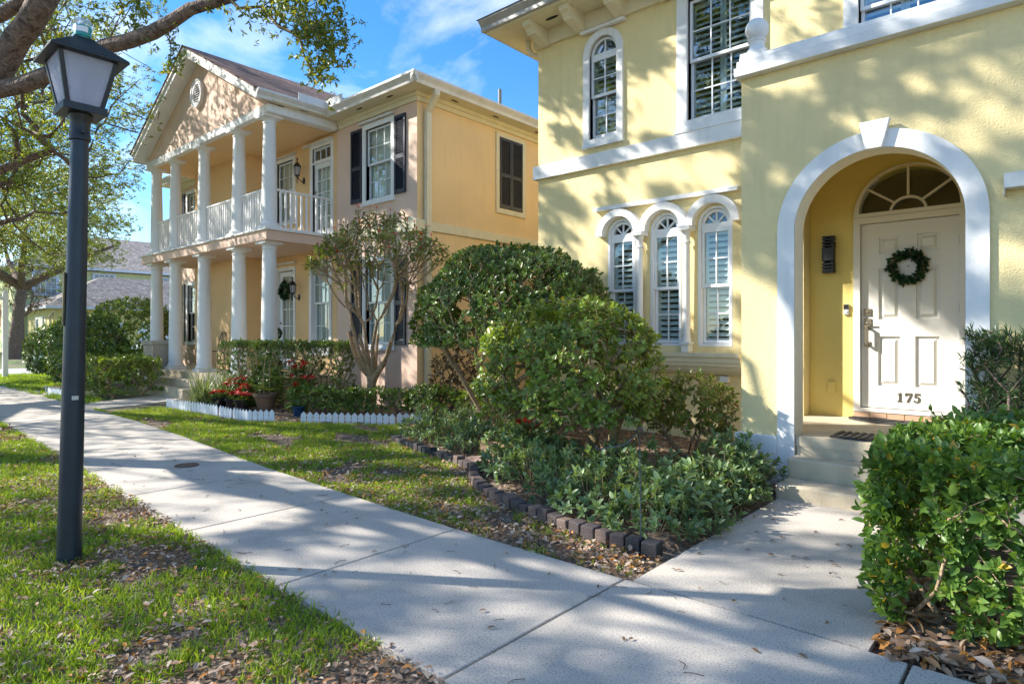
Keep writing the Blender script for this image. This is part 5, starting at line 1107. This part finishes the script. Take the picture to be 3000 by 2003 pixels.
# poinsettias and pots
def pot(name, label, x, y, r0, r1, h, mat, z=0, rim=.02):
    r = root(name, label, 'pot', (x, y, z)); mb = MB(); mb.lathe([(r0, z), (r1*.93, z+h*.78), (r1*.95, z+h*.8), (r1+rim*.3, z+h*.82), (r1+rim, z+h*.97), (r1+rim, z+h), (r1-.005, z+h), (r1*.9, z+h-.04)], (x, y, 0), 28); part('body', mb, mat, r, auto=True)
    mb = MB(); mb.lathe([(r1*.9, z+h-.045), (.01, z+h-.035)], (x, y, 0), 18); part('soil', mb, SOIL, r); return r
BROWNP = paint('brown_pot', (.16, .10, .065), .6, .15, 6, .1, 90); BLACKP = paint('black_pot', (.012, .012, .014), .4)
pot('flower_pot', 'wide brown flower pot holding the feathery sapling', -11.0, 5.62, .13, .205, .33, BROWNP)
r = root('potted_sapling', 'feathery leaved sapling on thin pale stalks growing in the brown pot', 'plant', (-11.0, 5.62, .3)); mb = MB(); mb.tube([(-11.02, 5.6, .27), (-11.03, 5.6, .7), (-10.98, 5.62, 1.08)], [.011, .009, .006], 6); mb.tube([(-10.95, 5.66, .27), (-10.93, 5.66, .6), (-10.9, 5.66, .95)], [.01, .008, .004], 6); part('stems', mb, BARKL, r, smooth=True)
def fronds(origins, n, ln, rg, droop=.5):
    Ps = []; Ds = []
    for o_ in origins:
        for i in range(n):
            a = 2*PI*i/n+rg.random(); el_ = rg.uniform(.1, .7)
            for s in range(1, 15):
                t = s/15; p = np.array(o_)+np.array([math.cos(a)*t*ln, math.sin(a)*t*ln, ln*(el_*t-droop*t*t)])
                for sd in (-1, 1): Ps.append(p); Ds.append([math.cos(a)*.5-sd*math.sin(a), math.sin(a)*.5+sd*math.cos(a), -.1])
    return np.array(Ps), np.array(Ds)
rg = np.random.default_rng(5); P, D = fronds([(-10.98, 5.62, 1.06), (-10.9, 5.66, .95), (-11.0, 5.6, .95)], 7, .42, rg); n = len(P); leafobj('fronds', r, P, D, np.tile([0, 0, 1.], (n, 1))+rdir(n)*.2, np.full(n, .07), np.full(n, .010), RNG.random(n)*.7, GRNO, LEAF2)
P, D = fronds([(-11.02, 5.6, .38), (-10.95, 5.62, .4)], 7, .26, rg, .2); n = len(P); leafobj('fronds', r, P, D, np.tile([0, 0, 1.], (n, 1))+rdir(n)*.2, np.full(n, .08), np.full(n, .014), RNG.random(n)*.7, GRNO, LEAF2)
def poinsettia(x, y, z, h, label, mat=REDL, n=9, rr=.16, name='poinsettia', leafm=GRND):
    r = root(name, label, 'plant', (x, y, z)); a = RNG.random(n)*2*PI; q = np.sqrt(RNG.random(n))*rr; T = np.stack([x+q*np.cos(a), y+q*np.sin(a), z+h*RNG.uniform(.7, 1, n)], 1); mb = MB()
    for t in T: mb.tube([(x+(t[0]-x)*.2, y+(t[1]-y)*.2, z), t], .005, 4)
    part('stems', mb, GRNO, r); G = T-np.array([0, 0, .09]); G2 = np.concatenate([G, G-np.array([0, 0, h*.25])]); leafobj('foliage', r, *sprigs(G2, np.tile([0, 0, 1.], (len(G2), 1)), 8, .10, .05, (.9, 1.5), .05, .1, yel=0), leafm, LEAF)
    leafobj('bracts', r, *sprigs(T, np.tile([-.1, -.3, 1.], (n, 1))+rdir(n)*.3, 9, .085, .042, (1.0, 1.5), .015, .05, yel=0), mat, LEAF); return r
for i, (x, y, lb_, m_) in enumerate(((-11.95, 5.2, 'left black nursery pot behind the picket edging', 0), (-11.62, 5.3, 'middle black nursery pot behind the picket edging', 1), (-11.3, 5.32, 'right black nursery pot beside the brown pot', 2))):
    pot('nursery_pot', lb_, x, y, .10, .13, .22, BLACKP); poinsettia(x, y, .2, .14, ('wilting dark red poinsettia in the left black pot', 'dark red poinsettia in the middle black pot', 'bright pink red poinsettia in the right black pot')[i], (REDL, REDL, REDP)[i], 7, .13)
poinsettia(-11.95, 5.5, 0, .62, 'tall red poinsettia rising above the grass clumps', REDL, 9, .2); poinsettia(-11.6, 5.55, 0, .48, 'red flowered plant right of the grass clump', REDL, 7, .18)
poinsettia(-10.2, 5.95, 0, .68, 'bushy red flowered plant between the brown pot and the low hedge', REDL, 14, .3); poinsettia(-10.5, 6.05, 0, .95, 'tallest red flowered plant against the clipped hedge', REDL, 7, .22)
pot('flower_pot', 'blue glazed pot partly hidden by leaves right of the brown pot', -9.86, 5.62, .07, .105, .18, paint('blue_glaze', (.012, .05, .12), .2, .2, 8))
P = np.tile([-9.86, 5.6, .2], (9, 1)); leafobj('leaves', root('broadleaf_plant', 'broad pale green leaves drooping from the blue pot', 'plant', (-9.75, 5.45, .2)), P, rdir(9)*np.array([1, 1, .3])+np.array([-.3, -.6, .1]), np.tile([0, 0, 1.], (9, 1)), np.full(9, .22), np.full(9, .09), RNG.random(9)*.6+.3, GRNB, LEAF)
def grass_clump(x, y, n, ln, label, mat, seed, wd=.02):
    rg = np.random.default_rng(seed); r = root('grass_clump', label, 'plant', (x, y, 0)); a = rg.random(n)*2*PI; P = np.stack([x+.08*rg.normal(size=n), y+.08*rg.normal(size=n), np.full(n, .0)], 1); tilt = rg.uniform(.1, .9, n)
    # arching blades in three pieces
    mb = MB()
    for p, a_, t in zip(P, a, tilt):
        l_ = ln*rg.uniform(.7, 1.1); d = np.array([math.cos(a_), math.sin(a_)]); pts = []
        for s in range(6):
            q = s/5; rad_ = l_*q*(.25+.75*t*q); zz = l_*(q*(1.1-.3*t)-q*q*.85*t); pts.append((p[0]+d[0]*rad_, p[1]+d[1]*rad_, zz))
        w = np.array([-d[1], d[0]])*wd/2; vs = []
        for s, c in enumerate(pts): k_ = 1-(s/5)**2*.9; vs += [(c[0]-w[0]*k_, c[1]-w[1]*k_, c[2]), (c[0]+w[0]*k_, c[1]+w[1]*k_, c[2])]
        mb.add(vs, [(2*s, 2*s+1, 2*s+3, 2*s+2) for s in range(5)])
    o_ = part('blades', mb, mat, r, smooth=True, merge=False); at = o_.data.attributes.new('rnd', 'FLOAT', 'POINT'); at.data.foreach_set('value', np.repeat(rg.random(n)*.9, 12).astype(np.float32)); return r
VAR = leafmat('variegated_blade', [(0, (.10, .16, .05)), (.5, (.25, .32, .14)), (1, (.55, .58, .38))], .4, .3)
grass_clump(-12.6, 5.2, 260, .8, 'pale striped grass clump at the left end of the picket edging', VAR, 1); grass_clump(-12.25, 5.45, 240, .8, 'striped grass clump behind the first pale one', VAR, 2); grass_clump(-11.85, 5.85, 120, .6, 'green grass clump against the porch of the peach house', GRNO, 3)
rg = np.random.default_rng(9); r = root('fern', 'yellow green upright fern beside the porch steps', 'plant', (-12.9, 5.75, 0)); P, D = fronds([(-12.9, 5.75, .45)], 8, .45, rg, -.1); n = len(P); leafobj('fronds', r, P, D, np.tile([0, 0, 1.], (n, 1))+rdir(n)*.2, np.full(n, .05), np.full(n, .018), RNG.random(n)*.3+.6, GRNO, LEAF2)
P, D = shell(260, (-11.4, 5.85, .5), (.55, .25, .35), .4, -.5, 33, .1, 8); bush('low_shrub', 'dark leafy shrub behind the brown pot', 'shrub', [(-11.4, 5.85, 0)], P, D, .065, GRND, BARK, 7, .45, .002, tpl=LEAF3)
rg = np.random.default_rng(19); r = root('fern', 'soft feathery green fern right of the potted sapling', 'plant', (-10.6, 5.9, 0)); P, D = fronds([(-10.7, 5.8, .75), (-10.45, 5.85, .6), (-10.85, 5.8, .6)], 8, .4, rg, .35); n = len(P); leafobj('fronds', r, P, D, np.tile([0, 0, 1.], (n, 1))+rdir(n)*.2, np.full(n, .06), np.full(n, .012), RNG.random(n)*.5+.3, GRNO, LEAF2)
# ================================================================== small garden things
PICK = paint('picket_plastic', (.72, .76, .82), .4, .04, 9, dirt=.2)
def picket_mesh(n=5, w=.078, pitch=.094, h=.165):
    mb = MB()
    for i in range(n):
        u = i*pitch; mb.prism([(u, -.03), (u+w, -.03), (u+w, h*.72), (u+w*.62, h*.93), (u+w*.5, h), (u+w*.38, h*.93), (u, h*.72)], -.006, .006, lambda a, d, z: (a, d, z))
        for k in (.33, .67): mb.box(u+w*k-.0025, u+w*k+.0025, -.0075, -.0055, -.02, h*.78)
    mb.box(0, n*pitch-.016, .006, .014, .03, .045); mb.box(0, n*pitch-.016, .006, .014, .09, .105); return mkmesh('picket_edging', mb, PICK)
pm = picket_mesh(); cnt_ = 0
def pickets(pts, label, group):
    global cnt_
    tot = [0]
    for a, b in zip(pts[:-1], pts[1:]): tot.append(tot[-1]+math.dist(a, b))
    n = max(1, round(tot[-1]/.48))
    def at(s):
        for i in range(len(pts)-1):
            if s <= tot[i+1] or i == len(pts)-2:
                q = (s-tot[i])/(tot[i+1]-tot[i]); return (pts[i][0]+(pts[i+1][0]-pts[i][0])*q, pts[i][1]+(pts[i+1][1]-pts[i][1])*q)
    for i in range(n):
        a = at(tot[-1]*i/n); b = at(tot[-1]*(i+1)/n); o_ = bpy.data.objects.new('picket_edging', pm); COL.objects.link(o_); o_.location = (a[0], a[1], 0); o_.rotation_euler = (RNG.normal(0, .09), RNG.normal(0, .02), math.atan2(b[1]-a[1], b[0]-a[0])+RNG.normal(0, .05)); o_.scale = (math.dist(a, b)/.48, 1, 1); tag(o_, label, 'garden edging', group); cnt_ += 1
pickets([(-13.2, 4.72), (-12.7, 4.76), (-11.6, 4.82), (-10.95, 4.86), (-10.15, 4.86), (-9.7, 5.13)], 'white miniature picket edging section in the row before the flower pots', 'picket sections left of the gap')
pickets([(-9.27, 5.33), (-8.8, 5.68), (-8.2, 6.13), (-7.6, 6.62)], 'white miniature picket edging section in the row before the low hedge', 'picket sections right of the gap')
pickets([(-18.6, 3.95), (-18.1, 3.85), (-17.4, 3.9), (-16.9, 4.0)], 'white miniature picket edging section behind the lamp post', 'picket sections behind the lamp post')
# concrete edging blocks
BLK = [paint('charcoal_block', (.085, .065, .062), .9, .25, 9, .6, 80), paint('brown_block', (.16, .11, .09), .9, .25, 9, .6, 80), paint('dark_block', (.03, .03, .034), .85, .25, 9, .5, 80)]
epts = [(-1.93, 3.60), (-2.3, 3.60), (-2.7, 3.65), (-3.25, 3.80), (-3.65, 3.92), (-4.05, 4.10), (-4.35, 4.35), (-4.55, 4.60), (-5.0, 4.74), (-5.46, 4.84), (-6.1, 5.0), (-6.7, 5.2)]
tot = [0]
for a, b in zip(epts[:-1], epts[1:]): tot.append(tot[-1]+math.dist(a, b))
def at(s):
    for i in range(len(epts)-1):
        if s <= tot[i+1] or i == len(epts)-2:
            q = (s-tot[i])/(tot[i+1]-tot[i]); return (epts[i][0]+(epts[i+1][0]-epts[i][0])*q, epts[i][1]+(epts[i+1][1]-epts[i][1])*q)
bm_ = []
for m_ in BLK:
    mb = MB(); mb.prism([(-.056, -.04), (.056, -.04), (.056, .075), (.05, .086), (-.05, .086), (-.056, .075)], -.048, .048, lambda u, d, z: (u, d, z)); bm_.append(mkmesh('edging_block', mb, m_))
s = .06; i = 0
while s < tot[-1]-.05:
    a = at(s-.06); b = at(s+.06); c = at(s); o_ = bpy.data.objects.new('edging_block', bm_[2 if s < .3 or s > 3.4 and (i % 5) else (0 if i % 3 else 1)]); COL.objects.link(o_); o_.location = (c[0], c[1], RNG.normal(0, .006)-.01); o_.rotation_euler = (RNG.normal(0, .06), RNG.normal(0, .06), math.atan2(b[1]-a[1], b[0]-a[0])+RNG.normal(0, .09)); o_.scale = (RNG.uniform(.9, 1.0), RNG.uniform(.9, 1.1), RNG.uniform(.85, 1.1))
    b_ = o_.modifiers.new('b', 'BEVEL'); b_.width = .008; b_.segments = 2
    tag(o_, 'dark concrete edging block in the curved row between lawn and front bed', 'edging block', 'concrete edging blocks'); s += .121; i += 1
# garden flag hook
mb = MB(); hx, hy = -2.067, 3.593; q = np.array([.749, .663])
mb.tube([(hx, hy, -.1), (hx, hy, .2), (hx-.005, hy, .55), (hx-.008, hy, .76)]+[(hx-.008+q[0]*.02*math.sin(t)*1, hy+q[1]*.02*math.sin(t), .775-.02*math.cos(t)+.0) for t in (0.6, 1.4, 2.2, 3.0, 3.9, 4.8, 5.6)]+[(hx-q[0]*.1, hy-q[1]*.1, .685), (hx-q[0]*.27, hy-q[1]*.27, .655), (hx-q[0]*.285, hy-q[1]*.285, .665), (hx-q[0]*.285, hy-q[1]*.285, .68)], .0042, 6)
thing('flag_hook', mb, paint('grey_wire', (.09, .11, .13), .4, .1, metal=.3), 'thin empty wire garden flag holder at the corner of the front bed', 'garden stake', smooth=True)
# raised wooden planter with red flowers, stone pad
WOOD = paint('weathered_plank', (.30, .20, .12), .85, .25, 9, .4, 60)
r = root('planter_box', 'low weathered wooden planter frame half hidden in the front bed', 'planter', (-4.9, 5.6, 0))
for a, b in (((-5.0, 5.15), (-5.0, 5.95)), ((-5.0, 5.95), (-4.2, 5.98)), ((-4.98, 5.13), (-4.3, 5.13))):
    mb = MB(); dx, dy = b[0]-a[0], b[1]-a[1]; mb.box(min(a[0], b[0])-.02, max(a[0], b[0])+.02, min(a[1], b[1])-(.02 if dy < .1 else 0), max(a[1], b[1])+(.02 if dy < .1 else -.021), 0, .2); part('board', mb, WOOD, r)
mb = MB(); mb.box(-.3, .3, -.25, .25, 0, .035); mb.v = [(p[0]*.9-4.75+p[1]*.3, p[1]+4.95, p[2]) for p in mb.v]; thing('paving_slab', mb, paint('pink_slab', (.38, .26, .22), .9, .15, 9, .5, 120), 'pinkish paving slab lying behind the edging blocks', 'paving slab', bevel=.01)
for p in ((-4.6, 5.45, 'red flower by the wooden planter'), (-4.35, 5.2, 'lower red flower below the wooden planter')): poinsettia(p[0], p[1], 0, .46, 'small plant with one '+p[2], REDL, 3, .08, leafm=GRNB)
# cleanout cover in the walk
mb = MB(); c = (-7.05, 2.72, 0); mb.lathe([(.12, .002), (.12, .008), (.10, .01), (.095, .006), (.01, .006)], c, 28); thing('drain_cover', mb, paint('rust_cover', (.16, .09, .06), .7, .3, 20, .3), 'round rusty cleanout cover set in the sidewalk', 'drain cover', auto=True)
# sign post
r = root('sign_post', 'white wooden sign post with a red panel at the far left edge', 'sign', (-26.2, 4.42, 0)); mb = MB(); mb.box(-26.27, -26.13, 4.35, 4.49, -.05, 2.8); mb.add([(-26.27, 4.35, 2.8), (-26.13, 4.35, 2.8), (-26.13, 4.49, 2.8), (-26.27, 4.49, 2.8), (-26.2, 4.42, 2.88)], [(0, 1, 4), (1, 2, 4), (2, 3, 4), (3, 0, 4)]); part('post', mb, WHITE, r)
mb = MB(); mb.box(-26.25, -26.15, 3.3, 4.349, 2.55, 2.65); part('arm', mb, WHITE, r); mb = MB(); mb.box(-26.22, -26.18, 3.4, 4.30, 1.65, 2.4); sg = part('panel', mb, paint('sign_red', (.55, .03, .04), .4), r)
mb = MB(); mb.box(-26.18, -26.176, 3.45, 4.27, 1.95, 2.02); mb.box(-26.18, -26.176, 3.45, 4.27, 2.12, 2.2); part('stripe', mb, WHITE, sg)
# utility pedestal
r = root('utility_box', 'pale green utility pedestal on the far lawn', 'utility box', (-33.9, 6.9, 0)); mb = MB(); mb.box(-34.1, -33.7, 6.68, 7.08, 0, .24); part('base', mb, paint('dark_grey_base', (.08, .09, .1), .6), r); mb = MB(); mb.box(-34.08, -33.72, 6.7, 7.06, .24, .68); part('cover', mb, paint('pale_green_box', (.36, .52, .42), .5, .04), r, bevel=.02)
# ================================================================== GRASS AND LITTER (uncountable)
def scatter(n, x0, x1, y0, y1): return np.stack([RNG.uniform(x0, x1, n), RNG.uniform(y0, y1, n), np.zeros(n)], 1)
sr = np.vectorize(SWR); sw = np.vectorize(SWL)
def edgex(P): # y of the edging row
    ex = np.array([p[0] for p in epts])[::-1]; ey = np.array([p[1] for p in epts])[::-1]; y = np.interp(P[:, 0], ex, ey); y = np.where(P[:, 0] < -6.7, np.interp(P[:, 0], [-13.3, -10.1, -9.2, -7.7, -6.7], [4.68, 4.8, 5.3, 6.3, 5.3]), y); return y
def grass(name, P, ln, w, dens_seed, thr, k=4, patch=2.2):
    nz = vnoise(P, patch, dens_seed)*.6+vnoise(P, patch*3.1, dens_seed+1)*.4; P = P[nz > thr]; n = len(P)
    nz = vnoise(P, patch, dens_seed); Q = np.repeat(P, k, 0)+RNG.normal(0, .012, (n*k, 3))*np.array([1, 1, 0]); Q[:, 2] = -.02; m = len(Q)
    D = rdir(m)*.75+np.array([0, 0, 1.0]); D[:, 2] = np.abs(D[:, 2])*.8+.25; NR = rdir(m)*np.array([1, 1, .1])
    rn = np.repeat(RNG.random(n)*.5, k)+RNG.random(m)*.4+.12*vnoise(Q, 1.3, 7)
    return leafmesh(name, Q, D, NR, ln*RNG.uniform(.5, 1.15, m), w*RNG.uniform(.7, 1.2, m), rn, GRASS, BLADE)
A = scatter(36000, -13, -1.2, -.8, 2.1); A = A[(A[:, 1] < sw(A[:, 0])+.01) & (A[:, 1] > -.163*A[:, 0]-1.1) & ~((A[:, 0] > -2.0) & (A[:, 1] > 1.4))]
o = bpy.data.objects.new('grass', grass('grass', A, .058, .007, 31, .33)); COL.objects.link(o); tag(o, None, None, None, 'stuff'); o['label'] = 'blades of green lawn grass between sidewalk and street, around the lamp post'
A = scatter(42000, -14, -1.9, 3.1, 6.5); A = A[(A[:, 1] > sr(A[:, 0])-.01) & (A[:, 1] < edgex(A)-.04) & ~((A[:, 0] < -13.2) & (A[:, 1] > 3.7))]
thin = RNG.random(len(A)) < np.clip((-A[:, 0]-1.6)/3.5, .12, 1); A = A[thin]
o = bpy.data.objects.new('grass', grass('grass', A, .052, .0065, 41, .30)); COL.objects.link(o); tag(o, 'short green grass between the sidewalk and the garden edging', None, None, 'stuff')
A = scatter(16000, -28, -14.9, 3.6, 7.5); A = A[(A[:, 1] < 4.3) | (A[:, 0] < -21)]; o = bpy.data.objects.new('grass', grass('grass', A, .09, .012, 51, .35)); COL.objects.link(o); tag(o, 'sunlit grass on the lawn before the alley', None, None, 'stuff')
def litter(name, P, ln, label, kz=.012, bright=0):
    n = len(P); P[:, 2] = RNG.uniform(0, kz, n)-.012; D = rdir(n)*np.array([1, 1, .25]); NR = np.tile([0, 0, 1.], (n, 1))+rdir(n)*.55
    l_ = ln*RNG.uniform(.45, 1.45, n); o_ = bpy.data.objects.new(name, leafmesh(name, P, D, NR, l_, l_*RNG.uniform(.38, .5, n), RNG.random(n)+bright, LITT, LEAF)); COL.objects.link(o_); tag(o_, label, None, None, 'stuff'); return o_
A = scatter(42000, -12, -1.2, -.6, 2.1); nz = vnoise(A, 2.2, 31)*.6+vnoise(A, 6.8, 32)*.4; A = A[(A[:, 1] < sw(A[:, 0])-.0) & (A[:, 1] > -.163*A[:, 0]-1.0) & (RNG.random(len(A)) < np.clip(1.15-(nz-.3)*3.2, .22, 1))]; litter('fallen_leaves', A, .036, 'brown fallen oak leaves scattered through the lawn by the lamp post', .045)
A = scatter(46000, -13, -1.87, 3.1, 6.4); A = A[(A[:, 1] > sr(A[:, 0])-.0) & (A[:, 1] < edgex(A)-.03)]; dn = np.clip(1.1-(-A[:, 0]-1.9)/6, .14, 1); A = A[RNG.random(len(A)) < dn]; litter('fallen_leaves', A, .042, 'tan and orange fallen leaves along the block edging', .03, .03)
A = scatter(17000, -8.6, -1.95, 3.7, 8); A = A[inpoly(A, BED1)]; litter('fallen_leaves', A, .045, 'dry leaves covering the front flower bed', .05)
A = scatter(6500, -.64, 1.6, 3.14, 4.2); litter('fallen_leaves', A, .06, 'orange brown leaves under the right hedge', .05, .1)
A = scatter(2500, -13.4, -8.4, 4.9, 6.2); A = A[inpoly(A, BED2)]; litter('fallen_leaves', A, .045, 'dry leaves between the pots and picket edging', .04)
# stray leaves and twigs lying on the concrete: few, separate things kept as one litter layer
A = np.concatenate([scatter(60, -9, .4, 1.75, 3.1), scatter(45, -1.8, -.7, 3.2, 5.4)]); A[:, 2] = .008; n = len(A); D = rdir(n)*np.array([1, 1, .15]); l_ = .045*RNG.uniform(.5, 1.1, n)
o = bpy.data.objects.new('fallen_leaves', leafmesh('stray', A, D, np.tile([0, 0, 1.], (n, 1))+rdir(n)*.3, l_, l_*.4, RNG.random(n)*.4+.05, LITT, LEAF)); COL.objects.link(o); tag(o, 'stray brown leaves on the sidewalk and front walk', None, None, 'stuff')
mb = MB()
for p in scatter(70, -9, -1, 1.8, 3.08):
    a = RNG.random()*2*PI; l_ = RNG.uniform(.03, .09); b = p+np.array([math.cos(a)*l_, math.sin(a)*l_, .006]); m_ = (p+b)/2+RNG.normal(0, .01, 3); m_[2] = .006; p[2] = .004; mb.tube([p, m_, b], .0018, 3)
o = part('fallen_twigs', mb, BARK, None); tag(o, 'thin dark twigs scattered over the sidewalk', None, None, 'stuff')
# ================================================================== LIGHT, SKY, CAMERA
SD = Vector((.836, .549, -.6545)).normalized()      # direction the light travels
sun = bpy.data.lights.new('sun', 'SUN'); sun.energy = SUN_E; sun.angle = math.radians(.5); sun.color = (1, .95, .86)
so = bpy.data.objects.new('sun', sun); so.rotation_euler = SD.to_track_quat('-Z', 'Y').to_euler(); so.location = (0, 0, 20); COL.objects.link(so)
w = bpy.data.worlds.new('World'); S.world = w; w.use_nodes = True; t = w.node_tree
for x in list(t.nodes): t.nodes.remove(x)
sk = N(t, 'ShaderNodeTexSky', sky_type='NISHITA'); sk.sun_disc = False; sk.sun_elevation = math.radians(33.2); sk.sun_rotation = math.atan2(-.836, -.549); sk.altitude = 10; sk.air_density = 1.0; sk.dust_density = .1; sk.ozone_density = 3.0
tc = N(t, 'ShaderNodeTexCoord'); mp = N(t, 'ShaderNodeMapping'); mp.inputs['Rotation'].default_value = (.3, .2, .5); mp.inputs['Scale'].default_value = (1.2, 3.2, 5)
L(t, tc.outputs['Generated'], mp.inputs[0]); nz = N(t, 'ShaderNodeTexNoise'); nz.inputs['Scale'].default_value = 1.5; nz.inputs['Detail'].default_value = 9; nz.inputs['Roughness'].default_value = .55; nz.inputs['Distortion'].default_value = .7
L(t, mp.outputs[0], nz.inputs['Vector']); cr = ramp(t, [(.46, (0, 0, 0)), (.78, (.65, .65, .65))], nz.outputs['Fac'])
mx = N(t, 'ShaderNodeMix', data_type='RGBA'); mx.inputs['B'].default_value = (CLOUD, CLOUD, CLOUD*1.03, 1); L(t, cr.outputs[0], mx.inputs['Factor']); hs = N(t, 'ShaderNodeHueSaturation'); hs.inputs['Saturation'].default_value = SKY_S; L(t, sk.outputs[0], hs.inputs['Color']); L(t, hs.outputs[0], mx.inputs['A'])
bg = N(t, 'ShaderNodeBackground'); bg.inputs[1].default_value = SKY_E; L(t, mx.outputs['Result'], bg.inputs[0]); wo = N(t, 'ShaderNodeOutputWorld'); L(t, bg.outputs[0], wo.inputs[0])
cam = bpy.data.cameras.new('camera'); co = bpy.data.objects.new('camera', cam); COL.objects.link(co); co.location = (0, 0, 1.395); co.rotation_euler = (PI/2, 0, math.radians(41.5))
cam.sensor_width = 36; cam.lens = 1838.5/3000*36; cam.shift_y = -20.5/3000; cam.clip_start = .05; cam.clip_end = 2000; S.camera = co
S.render.resolution_x = 1024; S.render.resolution_y = 683
S.view_settings.view_transform = 'Standard'; S.view_settings.look = 'None'; S.view_settings.gamma = 1; S.view_settings.exposure = EXPO
S.render.engine = 'CYCLES'; S.cycles.max_bounces = 6; S.cycles.transparent_max_bounces = 12; S.cycles.caustics_reflective = False; S.cycles.caustics_refractive = False; S.cycles.sample_clamp_indirect = 6
